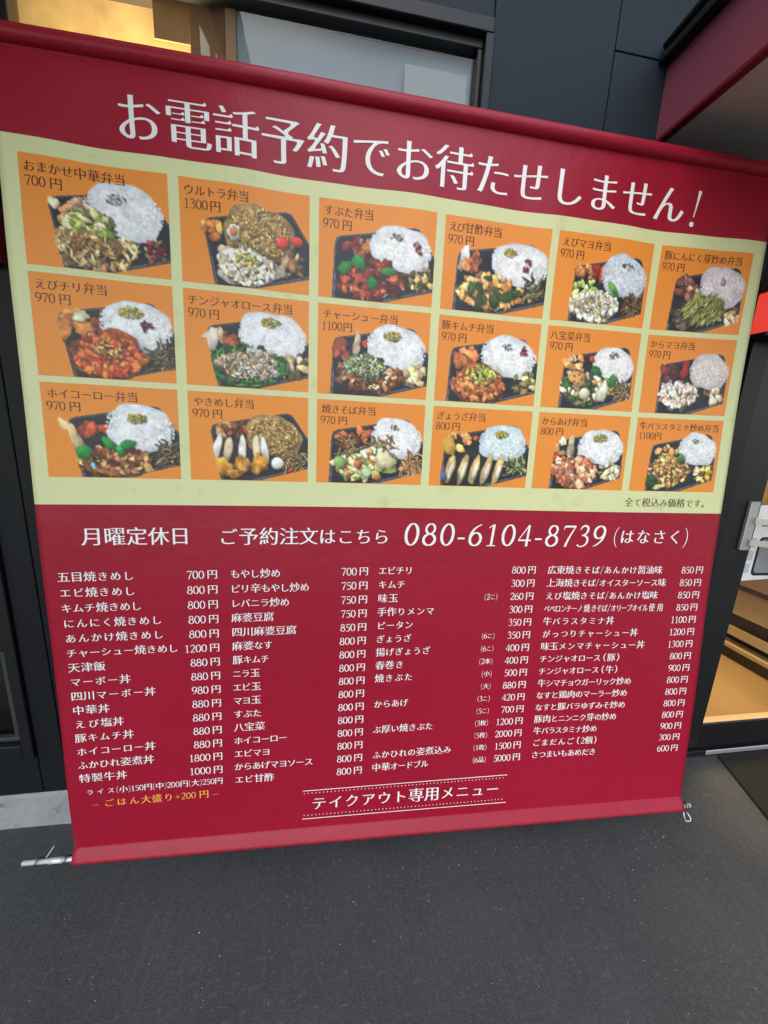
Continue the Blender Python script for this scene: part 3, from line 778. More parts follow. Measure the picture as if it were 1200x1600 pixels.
def blob(img, al, cx, cy, a, b, rot, col, rough=.24, tex=.34, hi=.30, shadow=.27, sharp=1.0, ring=0.0, gloss=0.0, sq=2.0, rim=.26):
    cx *= CW; cy *= CH; a *= CW; b *= CW
    m = max(a, b) * 1.5 + 4
    x0, x1 = int(max(0, cx - m)), int(min(CW, cx + m)); y0, y1 = int(max(0, cy - m)), int(min(CH, cy + m))
    if x1 - x0 < 2 or y1 - y0 < 2: return
    Y, X = np.mgrid[y0:y1, x0:x1]; dx = X - cx; dy = Y - cy
    c_, s_ = math.cos(rot), math.sin(rot)
    p = (dx * c_ + dy * s_) / a; q = (-dx * s_ + dy * c_) / b
    th = np.arctan2(q, p); ph = rng.rand(5) * 6.28
    rr = 1 + rough * (np.sin(2 * th + ph[0]) * .45 + np.sin(3 * th + ph[1]) * .35 + np.sin(5 * th + ph[2]) * .3 + np.sin(9 * th + ph[3]) * .18)
    d = (np.abs(p) ** sq + np.abs(q) ** sq) ** (1 / sq) / rr
    soft = 1.2 / max(1.5, min(a, b))
    mk = np.clip((1 - d) / soft + .5, 0, 1)
    if ring: mk = mk * np.clip((d - ring) / soft + .5, 0, 1)
    # contact shadow around the piece
    if shadow:
        d2 = np.sqrt(((dx - 1.2) * c_ + (dy - 1.8) * s_) ** 2 / (a * 1.12 + 1) ** 2 + (-(dx - 1.2) * s_ + (dy - 1.8) * c_) ** 2 / (b * 1.12 + 1) ** 2)
        sh_ = 1 - shadow * np.clip((1.15 - d2) * 3, 0, 1) * (al[y0:y1, x0:x1] > .5)
        img[y0:y1, x0:x1] *= sh_[..., None]
    lt = 0.93 + hi * np.clip(-(dy * .8 + dx * .45) / (max(a, b)), -1, 1) - rim * np.clip(d, 0, 1.2) ** 4 + hi * .3
    h, w_ = mk.shape
    t = (nzw(3, h, w_) - .5) * tex * 1.1 + (nzw(4, h, w_) - .5) * tex * 1.0 + (nzw(5, h, w_) - .5) * tex * .55
    c = np.array(col, float) * (lt + t)[..., None]
    if gloss:
        g_ = np.clip((nzw(4, h, w_) - .80) * 7, 0, 1) * gloss; c = c + (1 - c) * g_[..., None]
    c = np.clip(c, 0.02, 1)
    img[y0:y1, x0:x1] = img[y0:y1, x0:x1] * (1 - mk[..., None]) + c * mk[..., None]
    al[y0:y1, x0:x1] = np.maximum(al[y0:y1, x0:x1], mk)

def scatter(img, al, reg, cols, n, size, asp=1.3, **kw):
    cx, cy, rx, ry = reg
    P = []
    for i in range(n):
        while True:
            a, b = rng.uniform(-1, 1, 2)
            if a * a + b * b < 1: break
        P.append((cy + b * ry, cx + a * rx))
    P.sort()
    if n >= 20 and size > .012 and rx > .15:
        mc = np.mean(np.array(cols), 0)
        for q_ in range(26):
            t_ = rng.rand() * 6.283; k_ = math.sqrt(rng.rand())
            blob(img, al, cx + rx * .86 * k_ * math.cos(t_), cy + ry * .86 * k_ * math.sin(t_), .065, .05, rng.rand() * 3, mc * rng.uniform(.58, .86), rough=.35, tex=.6, shadow=0)
        P += [(cy + ry * 1.05 * math.sqrt(rng.rand()) * math.sin(t_), cx + rx * 1.05 * math.sqrt(rng.rand()) * math.cos(t_)) for t_ in rng.uniform(0, 6.283, int(n * 1.1))]
        P.sort(); size = size * .82; kw.setdefault('gloss', .35)
    rot0 = kw.pop('rot', None)
    for y_, x_ in P:
        s_ = size * rng.uniform(.6, 1.35); c = np.clip(np.array(cols[rng.randint(len(cols))]) * rng.uniform(.98, 1.36) * np.array([1.04, 1.0, .95]), 0, 1.1)
        asr = asp * rng.uniform(.8, 1.3)
        blob(img, al, x_, y_, s_ * math.sqrt(asr), s_ / math.sqrt(asr), rng.uniform(0, 3.14) if rot0 is None else rot0 + rng.normal(0, .3), c, **kw)

def poly_mask(P):
    Y, X = np.mgrid[0:CH, 0:CW]; P = np.array(P) * [CW, CH]; ins = np.zeros((CH, CW), bool)
    dist = np.full((CH, CW), 1e9)
    n = len(P)
    for i in range(n):
        (xa, ya), (xb, yb) = P[i], P[(i + 1) % n]
        cond = ((ya > Y) != (yb > Y)) & (X < (xb - xa) * (Y - ya) / (yb - ya + 1e-9) + xa); ins ^= cond
        t = np.clip(((X - xa) * (xb - xa) + (Y - ya) * (yb - ya)) / ((xb - xa) ** 2 + (yb - ya) ** 2 + 1e-9), 0, 1)
        dist = np.minimum(dist, np.hypot(X - xa - t * (xb - xa), Y - ya - t * (yb - ya)))
    return ins, dist

ORANGE = np.array([0.920, 0.571, 0.227])
def c8(*v): return tuple(x / 255 for x in v)
WHT = c8(238, 240, 246)
def rice(img, al, cx=.70, cy=.38, rx=.235, ry=.17, col=WHT, fried=False):
    rx *= 1.04; ry *= .94; cy += .025; rr0 = .12; col = tuple(min(1.06, x * 1.07) for x in col)
    if fried:
        blob(img, al, cx, cy, rx, ry, rr0, c8(196, 158, 100), rough=.10, tex=.30, hi=.12, sq=2.8)
        scatter(img, al, (cx, cy, rx * .9, ry / .75 * .9), [c8(214, 182, 124), c8(160, 120, 66), c8(228, 200, 140), c8(120, 88, 48), c8(206, 168, 80)], 420, .0085, 1.8, tex=.1, hi=.15, shadow=.25, rough=.1)
        scatter(img, al, (cx, cy, rx * .85, ry / .75 * .85), [c8(110, 120, 50), c8(226, 176, 60), c8(90, 60, 36)], 50, .006, 1.5, tex=.1, shadow=.1)
    else:
        blob(img, al, cx, cy, rx, ry, rr0, col, rough=.09, tex=.12, hi=.05, sq=2.7, rim=.14)
        c2 = np.array(col)
        for k_ in range(190):
            t_ = rng.rand() * 6.283; ct, st_ = math.cos(t_), math.sin(t_)
            f_ = (abs(ct) ** 2.7 + abs(st_) ** 2.7) ** (-1 / 2.7) * rng.uniform(.93, 1.07)
            ex, ey = rx * ct * f_, ry * st_ * f_
            blob(img, al, cx + ex * .99 - ey * .09, cy + ey + ex * .16, .0095, .006, rng.rand() * 3, c2 * rng.uniform(.9, 1.02), tex=.05, hi=.05, shadow=.0, rim=.05)
        scatter(img, al, (cx, cy, rx * .95, ry * .95), [c2 * .9, c2 * .83, c2 * .95], 300, .0075, 1.9, tex=.05, hi=.03, shadow=.015, rim=.05, rough=.1)
def furi(img, al, cx, cy, dark=False, s=1.0):
    cols = [c8(60, 62, 62), c8(40, 42, 48), c8(96, 96, 96)] if dark else [c8(176, 160, 56), c8(120, 112, 44), c8(74, 84, 38), c8(208, 190, 90)]
    scatter(img, al, (cx, cy, .075 * s, .05 * s), cols, int((34 if dark else 90) * s), .0055 if dark else .0072, 2.2, tex=.2, shadow=.15)
def beans(img, al, cx, cy, n=7):
    scatter(img, al, (cx, cy, .04, .06), [c8(84, 22, 34), c8(110, 30, 44), c8(66, 16, 26)], n, .017, 1.6, tex=.1, hi=.4, gloss=.5)
def fryed(img, al, cx, cy, s=.05, n=2, col=c8(178, 112, 58)):
    for i in range(n):
        blob(img, al, cx + rng.normal(0, .02) + .06 * i, cy + rng.normal(0, .03), s, s * .85, rng.rand() * 3, np.array(col) * rng.uniform(.85, 1.1), rough=.25, tex=.55, hi=.3, gloss=.35)
def tomato(img, al, cx, cy, s=.04): blob(img, al, cx, cy, s, s * .9, 0, c8(214, 62, 44), rough=.05, tex=.1, hi=.4, gloss=.5)
def noodles(img, al, cx, cy, rx, ry, cols, n=60, th=.0055):
    for i in range(n):
        x, y_ = cx + rng.uniform(-1, 1) * rx, cy + rng.uniform(-1, 1) * ry; a = rng.uniform(0, 6.28); k = rng.uniform(-.35, .35)
        c = np.array(cols[rng.randint(len(cols))]) * rng.uniform(.85, 1.1)
        for j in range(9):
            blob(img, al, x, y_, th * 1.5, th, a, c, rough=.05, tex=.1, hi=.3, shadow=.20)
            x += math.cos(a) * th * 1.8; y_ += math.sin(a) * th * 1.8 * 1.3; a += k
TAN = [c8(196, 166, 118), c8(170, 136, 88), c8(214, 190, 146), c8(140, 104, 64)]
SOBA = [c8(120, 92, 62), c8(150, 122, 86), c8(92, 66, 44), c8(176, 154, 112), c8(110, 116, 70)]
MAYO = [c8(232, 230, 222), c8(212, 208, 196), c8(196, 186, 164), c8(240, 240, 238)]
BRWN = [c8(120, 70, 44), c8(92, 50, 34), c8(150, 96, 60), c8(70, 38, 28)]
GRN = [c8(44, 110, 48), c8(34, 86, 40), c8(70, 134, 58)]
MAIN = (.46, .78, .30, .21)
def paint(key):
    img = np.ones((CH, CW, 3)) * ORANGE; al = np.zeros((CH, CW))
    r_, c_ = key
    lx = .13 if c_ in (2, 3) else (.17 if c_ < 2 else .20)
    dx = 0 if c_ < 4 else .02
    dl = lx + (.08 if c_ < 2 else -.02)
    rxx = 1.02 if c_ < 4 else .955
    P = [(lx + .015, .37), (lx + .05, .345), (.80 + dx, .19), (.845 + dx, .195), (.875 + dx, .235), (rxx, .52), (rxx, .83), (.60, .985), (.50, 1.03), (dl, 1.03), (lx, .43)]
    ins, dist = poly_mask(P)
    base = np.array(c8(34, 36, 47)) * (1 + (NZ[3][:CH, :CW] - .5) * .5)[..., None]
    img[ins] = base[ins]; al[ins] = 1
    rim = ins & (dist > 2.2) & (dist < 3.8); img[rim] = np.array(c8(92, 98, 112))
    Y, X = np.mgrid[0:CH, 0:CW]
    rim2 = ins & (dist > 4.5) & (dist < 6.0) & (Y > CH * .72); img[rim2] = np.array(c8(128, 134, 148))
    rim3 = ins & (dist < 1.4); img[rim3] = np.array(c8(58, 60, 72))
    side = (lx + .13, .46, .11, .11); gar = (.88 if c_ < 4 else .84, .71, .115, .135)
    bl = lambda *a, **k: blob(img, al, *a, **k)
    sc = lambda reg, cols, n, s, asp=1.3, **k: scatter(img, al, reg, cols, n, s, asp, **k)
    if key != (2, 1): sc((.84, .72, .13, .13), SOBA + [c8(196, 176, 130)], 19, .022, 2.6, tex=.4)
    if key == (0, 0):
        sc(side, [c8(206, 160, 128), c8(184, 134, 102), c8(222, 182, 150)], 9, .035, tex=.4); bl(.43, .40, .055, .05, 0, c8(206, 104, 78), tex=.15)
        rice(img, al, .68, .38, .25, .2); furi(img, al, .62, .29, True); sc((.90, .72, .07, .10), [c8(92, 28, 36), c8(120, 44, 48), c8(60, 30, 34)], 16, .018, gloss=.5)
        sc(MAIN, TAN, 60, .030, 2.6, tex=.3); sc((.44, .58, .16, .12), [c8(150, 168, 92), c8(196, 190, 140), c8(116, 140, 62), c8(220, 208, 160)], 20, .036, 2.0, tex=.15)
        sc((.42, .80, .2, .14), TAN, 40, .022, 3.6, tex=.3)
    elif key == (0, 1):
        rice(img, al, .60, .42, .255, .22, fried=True); sc((.24, .46, .07, .09), [c8(190, 128, 62), c8(214, 160, 88), c8(160, 100, 48)], 9, .032, tex=.5)
        bl(.40, .46, .05, .062, .4, c8(236, 232, 226), tex=.1); bl(.40, .45, .032, .038, .4, c8(224, 140, 84), rough=.05, tex=.1, shadow=0)
        bl(.34, .66, .07, .05, -.3, c8(212, 190, 156), tex=.2)
        tomato(img, al, .78, .50, .052); tomato(img, al, .90, .47, .045); fryed(img, al, .90, .66, .07, 1, c8(196, 138, 80)); bl(.78, .74, .03, .09, .5, c8(210, 176, 132))
        bl(.50, .80, .23, .15, 0, c8(214, 212, 200), tex=.4); sc((.50, .80, .21, .16), MAYO + [c8(180, 164, 124)], 70, .026, 1.8, tex=.3, gloss=.3); sc((.50, .72, .10, .07), [c8(110, 130, 60), c8(190, 160, 90)], 30, .012, 2)
    elif key == (0, 2):
        sc((.30, .46, .10, .10), [c8(96, 34, 30), c8(120, 50, 36)], 5, .055, tex=.35, gloss=.5); bl(.44, .42, .075, .06, 0, c8(196, 118, 62), tex=.4, gloss=.3)
        rice(img, al, .70, .40, .24, .19); furi(img, al, .66, .30, True, .7); beans(img, al, .83, .40); sc(gar, [c8(206, 180, 110), c8(150, 130, 70), c8(70, 62, 36)], 22, .022, tex=.3)
        sc(MAIN, [c8(140, 52, 32), c8(104, 36, 26), c8(176, 84, 48), c8(84, 30, 22)], 26, .046, tex=.45, gloss=.6)
        for a in ((.22, .66, .065, .045, -.7), (.34, .60, .075, .045, .9), (.46, .80, .055, .045, 1.2), (.60, .66, .07, .032, -.1)): bl(*a, c8(38, 128, 58), rough=.2, tex=.2, hi=.35, gloss=.25)
    elif key == (0, 3):
        bl(.19, .42, .045, .10, .2, c8(236, 238, 240)); sc((.31, .46, .11, .10), [c8(170, 106, 58), c8(142, 82, 46), c8(120, 64, 40)], 10, .038, tex=.4, gloss=.4)
        rice(img, al, .72, .40, .245, .19); furi(img, al, .62, .30, False, .8); beans(img, al, .79, .42); noodles(img, al, .88, .68, .07, .10, [c8(176, 176, 130), c8(120, 110, 70), c8(90, 76, 50)], 36)
        sc((.46, .76, .3, .19), [c8(206, 150, 88), c8(188, 126, 66), c8(224, 176, 116)], 26, .040, 1.6, tex=.25, gloss=.45); sc((.46, .76, .28, .16), [c8(48, 70, 36), c8(66, 88, 44)], 9, .045, 1.7, tex=.25)
    elif key == (0, 4):
        sc((.30, .42, .09, .10), [c8(176, 124, 84), c8(150, 96, 62)], 10, .036, tex=.5); sc((.42, .40, .05, .08), [c8(120, 40, 34)], 4, .035); bl(.48, .42, .028, .08, .2, c8(214, 84, 50))
        rice(img, al, .72, .40, .22, .19, c8(208, 218, 234)); furi(img, al, .74, .30, True, .9); noodles(img, al, .86, .74, .07, .10, [c8(150, 110, 70), c8(176, 140, 96), c8(110, 76, 48)], 50)
        sc((.34, .62, .14, .10), [c8(150, 176, 92), c8(186, 204, 130)], 18, .028, tex=.3); bl(.62, .58, .03, .08, -.7, c8(96, 160, 54))
        sc((.44, .80, .25, .16), MAYO + [c8(170, 180, 130)], 80, .030, 1.8, tex=.35); sc((.44, .76, .22, .14), [c8(130, 112, 88), c8(150, 140, 108)], 40, .010, 2.5)
    elif key == (0, 5):
        sc((.36, .46, .12, .14), [c8(130, 84, 80), c8(94, 56, 58), c8(176, 140, 122)], 16, .040, tex=.4); rice(img, al, .72, .40, .225, .19, c8(224, 212, 222)); bl(.72, .36, .03, .04, 0, c8(176, 140, 150), shadow=0)
        sc((.38, .82, .16, .12), [c8(56, 48, 48), c8(80, 70, 60)], 20, .04); sc((.82, .80, .12, .10), [c8(214, 172, 146), c8(190, 140, 116)], 10, .04, 2.2)
        sc((.56, .72, .22, .17), [c8(150, 158, 84), c8(178, 182, 110), c8(126, 136, 68)], 70, .020, 7, rot=-.9, tex=.15)
    elif key == (1, 0):
        sc((.28, .48, .09, .09), [c8(176, 112, 54), c8(150, 88, 44)], 6, .055, tex=.45); bl(.33, .38, .06, .04, 0, c8(226, 222, 180)); sc((.48, .42, .08, .09), [c8(132, 58, 40), c8(160, 86, 60)], 9, .036, tex=.4)
        rice(img, al, .72, .42, .235, .20); furi(img, al, .68, .30, False, 1.2); beans(img, al, .80, .43, 8); noodles(img, al, .91, .74, .07, .11, SOBA, 60)
        bl(.50, .76, .28, .18, 0, c8(170, 78, 36), tex=.5); sc((.50, .76, .26, .2), [c8(190, 92, 40), c8(160, 60, 30), c8(206, 118, 56), c8(140, 46, 26)], 60, .034, 1.7, tex=.4, gloss=.4); sc((.50, .68, .10, .06), [c8(136, 116, 60), c8(214, 170, 106)], 26, .014, 3)
    elif key == (1, 1):
        bl(.20, .50, .07, .10, .3, c8(224, 214, 196), tex=.12); bl(.30, .48, .035, .09, -.3, c8(198, 160, 120)); sc((.38, .46, .07, .09), [c8(150, 74, 50), c8(124, 52, 38)], 8, .040, tex=.5); tomato(img, al, .48, .35, .04)
        rice(img, al, .70, .39, .25, .2); furi(img, al, .68, .27, False, 1.0); sc(gar, [c8(206, 190, 156), c8(180, 158, 116), c8(90, 76, 52)], 14, .036)
        sc((.48, .76, .33, .2), GRN + [c8(30, 66, 34)], 90, .024, 5, tex=.2, gloss=.2); sc((.50, .74, .26, .15), [c8(214, 176, 120), c8(228, 218, 214), c8(196, 170, 150)], 34, .016, 3.0)
        for i in range(14): bl(rng.uniform(.38, .74), rng.uniform(.56, .84), .024, .019, rng.rand() * 3, c8(232, 232, 228), ring=.55, shadow=.1, tex=.08)
    elif key == (1, 2):
        sc((.21, .47, .07, .10), [c8(120, 60, 44)], 6, .045, tex=.5); tomato(img, al, .42, .40, .035); bl(.34, .42, .035, .10, .15, c8(212, 186, 160))
        rice(img, al, .70, .40, .245, .19); furi(img, al, .66, .30, False, 1.1); sc(gar, [c8(216, 200, 170), c8(186, 164, 126)], 12, .036)
        sc((.46, .76, .3, .18), BRWN + [c8(206, 184, 150)], 60, .030, 2.0, tex=.4, gloss=.4); sc((.42, .66, .18, .10), [c8(150, 172, 112), c8(96, 132, 70), c8(226, 222, 204)], 60, .013, 2.2)
        noodles(img, al, .36, .66, .2, .10, [c8(226, 216, 190), c8(206, 200, 160)], 18, .004)
    elif key == (1, 3):
        sc((.26, .48, .10, .09), [c8(120, 44, 36), c8(150, 82, 48), c8(170, 104, 60)], 8, .050, tex=.4, gloss=.3); rice(img, al, .70, .40, .25, .19); furi(img, al, .68, .30, True, .7); beans(img, al, .85, .36, 4)
        sc(gar, [c8(190, 186, 140), c8(110, 104, 66)], 16, .026); bl(.42, .78, .27, .17, 0, c8(150, 84, 46), tex=.5); sc((.42, .78, .26, .18), [c8(164, 94, 52), c8(130, 66, 36), c8(186, 122, 70)], 60, .032, 1.8, tex=.4, gloss=.3)
        sc((.44, .66, .15, .10), [c8(150, 164, 72), c8(190, 194, 110), c8(110, 130, 54)], 40, .018, 2)
    elif key == (1, 4):
        sc((.30, .44, .10, .11), [c8(196, 150, 96), c8(226, 216, 196), c8(176, 116, 70)], 14, .036, tex=.3); tomato(img, al, .50, .36, .035); rice(img, al, .73, .40, .20, .18); furi(img, al, .72, .30, True, .8)
        noodles(img, al, .85, .74, .08, .10, TAN, 50); sc((.46, .72, .27, .22), [c8(216, 206, 180), c8(60, 110, 50), c8(206, 150, 90), c8(84, 56, 44), c8(226, 222, 206), c8(50, 84, 44)], 48, .034, 1.4, tex=.25, gloss=.2)
        bl(.36, .62, .09, .075, 0, c8(214, 158, 96), tex=.15)
        for i in range(5): bl(.36 + .045 * math.cos(i * 1.26), .62 + .045 * math.sin(i * 1.26) * 1.3, .013, .011, 0, c8(120, 70, 40), shadow=0)
        bl(.45, .80, .06, .055, 0, c8(226, 216, 186), rough=.05, tex=.08); bl(.64, .78, .06, .085, .4, c8(222, 220, 196), tex=.12); bl(.55, .50, .065, .035, .4, c8(48, 120, 52), hi=.35); bl(.74, .62, .035, .07, .2, c8(44, 120, 50), hi=.35)
    elif key == (1, 5):
        sc((.32, .48, .12, .11), [c8(84, 44, 46), c8(56, 36, 40)], 9, .045); bl(.46, .42, .05, .09, .1, c8(160, 40, 44)); rice(img, al, .74, .40, .20, .18, c8(224, 212, 216)); sc((.86, .76, .07, .10), [c8(196, 150, 110), c8(150, 128, 70), c8(224, 210, 190)], 7, .036)
        sc((.42, .74, .22, .16), MAYO + [c8(190, 150, 144), c8(160, 120, 110)], 60, .030, 1.6, tex=.4)
    elif key == (2, 0):
        bl(.20, .56, .055, .16, -.45, c8(222, 190, 140), tex=.15); sc((.35, .46, .07, .08), [c8(176, 80, 46), c8(146, 64, 40)], 7, .040, tex=.5); tomato(img, al, .46, .47, .05)
        rice(img, al, .70, .42, .235, .20); furi(img, al, .68, .33, False, 1.0); noodles(img, al, .90, .72, .08, .10, SOBA, 60)
        sc((.50, .82, .28, .15), BRWN + [c8(206, 170, 120), c8(190, 150, 100)], 60, .034, 2.0, tex=.4, gloss=.35)
        for a in ((.27, .72, .055, .06, .3), (.46, .62, .07, .035, .7), (.60, .62, .065, .035, -.3), (.54, .70, .05, .03, 1.0)): bl(*a, c8(24, 134, 58), rough=.15, tex=.15, hi=.4, gloss=.2)
        bl(.33, .86, .02, .018, 0, c8(80, 176, 210), shadow=0)
    elif key == (2, 1):
        sc((.34, .40, .14, .08), [c8(120, 66, 44), c8(150, 96, 64), c8(92, 50, 40), c8(190, 150, 110)], 20, .034, tex=.4, gloss=.2); tomato(img, al, .50, .42, .055)
        rice(img, al, .70, .44, .225, .19, fried=True)
        for i, x in enumerate((.22, .31, .43, .55, .62)): bl(x, .62 + .02 * i % .03, .035, .12, .25 - .1 * i, c8(226, 204, 168) if i % 2 else c8(232, 226, 214), rough=.1, tex=.15)
        noodles(img, al, .87, .76, .08, .10, [c8(214, 176, 120), c8(190, 146, 92)], 44); bl(.84, .86, .018, .015, 0, c8(206, 46, 60)); bl(.73, .78, .055, .055, 0, c8(238, 236, 222), rough=.05, tex=.06)
        for x, y_, s_ in ((.27, .84, .085), (.42, .82, .08), (.57, .80, .085), (.35, .92, .05)): bl(x, y_, s_, s_ * .95, rng.rand() * 3, c8(206, 142, 52), rough=.28, tex=.6, hi=.3, gloss=.45)
    elif key == (2, 2):
        sc((.26, .46, .10, .09), [c8(140, 76, 50), c8(110, 60, 40)], 9, .038, tex=.5); sc((.42, .40, .08, .06), [c8(206, 110, 66)], 5, .035); rice(img, al, .74, .40, .215, .19); furi(img, al, .72, .29, True, .6)
        noodles(img, al, .90, .74, .08, .09, [c8(196, 140, 92), c8(214, 160, 110)], 30, .008); noodles(img, al, .46, .66, .26, .20, [c8(206, 160, 96), c8(180, 132, 74), c8(224, 186, 120)], 90)
        sc((.44, .76, .28, .18), [c8(216, 214, 170), c8(170, 190, 120), c8(224, 206, 170), c8(170, 90, 54), c8(130, 150, 84)], 32, .040, 1.6, tex=.2, gloss=.2)
        bl(.64, .70, .09, .085, .3, c8(222, 216, 168), tex=.15); bl(.22, .74, .06, .05, .4, c8(140, 176, 100)); bl(.46, .86, .045, .06, .2, c8(176, 196, 150))
    elif key == (2, 3):
        sc((.26, .42, .12, .10), [c8(206, 156, 96), c8(186, 120, 76)], 9, .04, tex=.4); bl(.18, .48, .055, .11, -.3, c8(206, 160, 70), tex=.15); tomato(img, al, .44, .37, .028)
        rice(img, al, .72, .40, .22, .18, c8(210, 230, 238)); furi(img, al, .70, .31, False, .9); sc(gar, [c8(120, 140, 96), c8(170, 176, 140), c8(80, 90, 60)], 40, .014, 3)
        for i, x in enumerate((.20, .33, .45, .57, .69)): bl(x, .78, .042, .15, .25, c8(214, 182, 116), rough=.12, tex=.3, gloss=.2); bl(x + .005, .80, .02, .09, .25, c8(236, 230, 214), rough=.15, tex=.15, shadow=0)
        bl(.13, .86, .03, .06, -.5, c8(70, 116, 170)); bl(.105, .80, .022, .02, 0, c8(214, 60, 70), shadow=0)
    elif key == (2, 4):
        sc((.26, .44, .05, .12), [c8(222, 212, 196), c8(170, 130, 90)], 8, .034); bl(.37, .44, .045, .11, .05, c8(206, 186, 156)); tomato(img, al, .23, .58, .045); rice(img, al, .70, .40, .225, .19); furi(img, al, .68, .30, False, 1.0)
        sc(gar, [c8(210, 206, 180), c8(176, 176, 140)], 14, .032, 2); sc((.44, .76, .24, .19), [c8(196, 136, 110), c8(170, 104, 78), c8(214, 166, 136), c8(142, 76, 58)], 44, .046, 1.3, rough=.3, tex=.5, gloss=.35)
    else:
        sc((.38, .46, .14, .10), [c8(224, 176, 116), c8(206, 150, 90)], 18, .030); rice(img, al, .74, .38, .20, .17); furi(img, al, .70, .29, True, .5); sc((.84, .74, .09, .10), [c8(224, 196, 96), c8(206, 172, 70), c8(226, 220, 190)], 14, .028, 2)
        sc((.42, .72, .24, .20), [c8(140, 92, 54), c8(110, 66, 42), c8(176, 130, 76), c8(224, 206, 150), c8(200, 176, 100)], 110, .024, 1.5, tex=.5, gloss=.3)
        bl(.24, .86, .08, .06, .3, c8(40, 76, 44)); bl(.34, .93, .08, .025, -.2, c8(216, 212, 150)); bl(.56, .54, .05, .05, .5, c8(90, 130, 60))
    keep = ins | (dist < 2.5) | ((Y < CH * .48) & (dist < 20)); al = al * keep
    g_ = (NZ[5][:CH, :CW] - .5) * .22 + (NZ[4][40:CH + 40, 60:CW + 60] - .5) * .22
    lum = img.mean(2)
    img = img * (1 + g_ * np.clip(1.25 - lum, .12, 1) * al)[..., None]
    return img, al

GW, GH = 132, 99
U0, PU, WU, V0, QV, HV = -0.6694, 0.3210, 0.2979, 1.9472, 0.2380, 0.2234
DU = [0, 0.0007, 0.0005, 0.001, -0.0013, 0.0001]
NAMES = [[('おまかせ中華弁当', .008, .209, '700円'), ('ウルトラ弁当', .010, .158, '1300円'), ('すぶた弁当', .012, .137, '970円'), ('えび甘酢弁当', .012, .158, '970円'), ('えびマヨ弁当', .012, .161, '970円'), ('豚にんにく芽炒め弁当', .012, .266, '970円')],
         [('えびチリ弁当', .011, .159, '970円'), ('チンジャオロース弁当', .009, .259, '970円'), ('チャーシュー弁当', .012, .211, '1100円'), ('豚キムチ弁当', .008, .159, '970円'), ('八宝菜弁当', .008, .135, '970円'), ('からマヨ弁当', .009, .161, '970円')],
         [('ホイコーロー弁当', .012, .209, '970円'), ('やきめし弁当', .013, .162, '970円'), ('焼きそば弁当', .012, .161, '970円'), ('ぎょうざ弁当', .011, .157, '800円'), ('からあげ弁当', .010, .157, '800円'), ('牛バラスタミナ炒め弁当', .008, .286, '1100円')]]
FOOD = [['stir fried pork and celery box with white rice', 'fried rice box with boiled egg and tomatoes', 'sweet and sour pork box with green peppers', 'glazed shrimp box with dark cucumbers', 'mayonnaise shrimp box with lettuce', 'garlic shoot box with pale rice'],
        ['orange chilli shrimp box', 'green pepper strip box with onion rings', 'roast pork box topped with green onion', 'brown pork kimchi box', 'mixed vegetable box with lotus root', 'mayonnaise fried chicken box'],
        ['twice cooked pork box with green pepper pieces', 'fried rice box with fried chicken row', 'fried noodle box with cabbage', 'dumpling row box', 'fried chicken box with white rice', 'beef crumble box with yellow pickles']]
for r_ in range(3):
    for c_ in range(6):
        u0 = U0 + c_ * PU + DU[c_]; v0 = V0 - r_ * QV
        us, vs_ = np.meshgrid(np.linspace(u0, u0 + WU, 18), np.linspace(v0 - HV, v0, 14))
        V = ban(us, vs_, 0.0003).reshape(-1, 3)
        F = [(i * 18 + k, i * 18 + k + 1, (i + 1) * 18 + k + 1, (i + 1) * 18 + k) for i in range(13) for k in range(17)]
        pn_ = mesh_obj('picture_panel', V, F, m_orange, bn, True)
        pn_['label'] = 'orange panel showing the ' + FOOD[r_][c_]
        img, al = paint((r_, c_))
        # light blur as in print, then down to the grid
        im = img.reshape(GH, 2, GW, 2, 3).mean((1, 3)); a_ = al.reshape(GH, 2, GW, 2).mean((1, 3))
        im = np.clip(im, 0, 1); lin = s2l(im)
        oc = np.array((0.83, 0.285, 0.042)); lin = lin * a_[..., None] + oc * (1 - a_[..., None])
        us, vs_ = np.meshgrid(u0 + WU * (np.arange(GW) + .5) / GW, v0 - HV * (np.arange(GH) + .5) / GH)
        us[:, 0] = u0; us[:, -1] = u0 + WU
        V = ban(us, vs_, 0.0005).reshape(-1, 3)
        af = a_.reshape(-1)
        F = []
        idx = np.arange(GW * GH).reshape(GH, GW)
        q = np.stack([idx[:-1, :-1], idx[1:, :-1], idx[1:, 1:], idx[:-1, 1:]], -1).reshape(-1, 4)
        q = q[af[q].max(1) > 0.02]
        used = np.unique(q); remap = -np.ones(GW * GH, int); remap[used] = np.arange(len(used))
        o = mesh_obj('food_photo', V[used], remap[q].tolist(), m_photo, pn_)
        ca_ = o.data.color_attributes.new('col', 'FLOAT_COLOR', 'POINT')
        cc = np.ones((len(used), 4)); cc[:, :3] = lin.reshape(-1, 3)[used]; ca_.data.foreach_set('color', cc.ravel())
        nm, a0, a1, pr = NAMES[r_][c_]
        write('dish_name', nm, u0 + a0, u0 + a1, v0 - .0248, 0.0262, m_brown, pn_, kana=0.92)
        write('price', pr[:-1], u0 + 0.0095, None, v0 - .0535, 0.0262, m_brown, pn_, numh=0.80)
        write('price', '円', u0 + (0.0565 if len(pr) == 4 else 0.0665 if pr[0:2] != '11' else .064), None, v0 - .0537, 0.0262, m_brown, pn_)

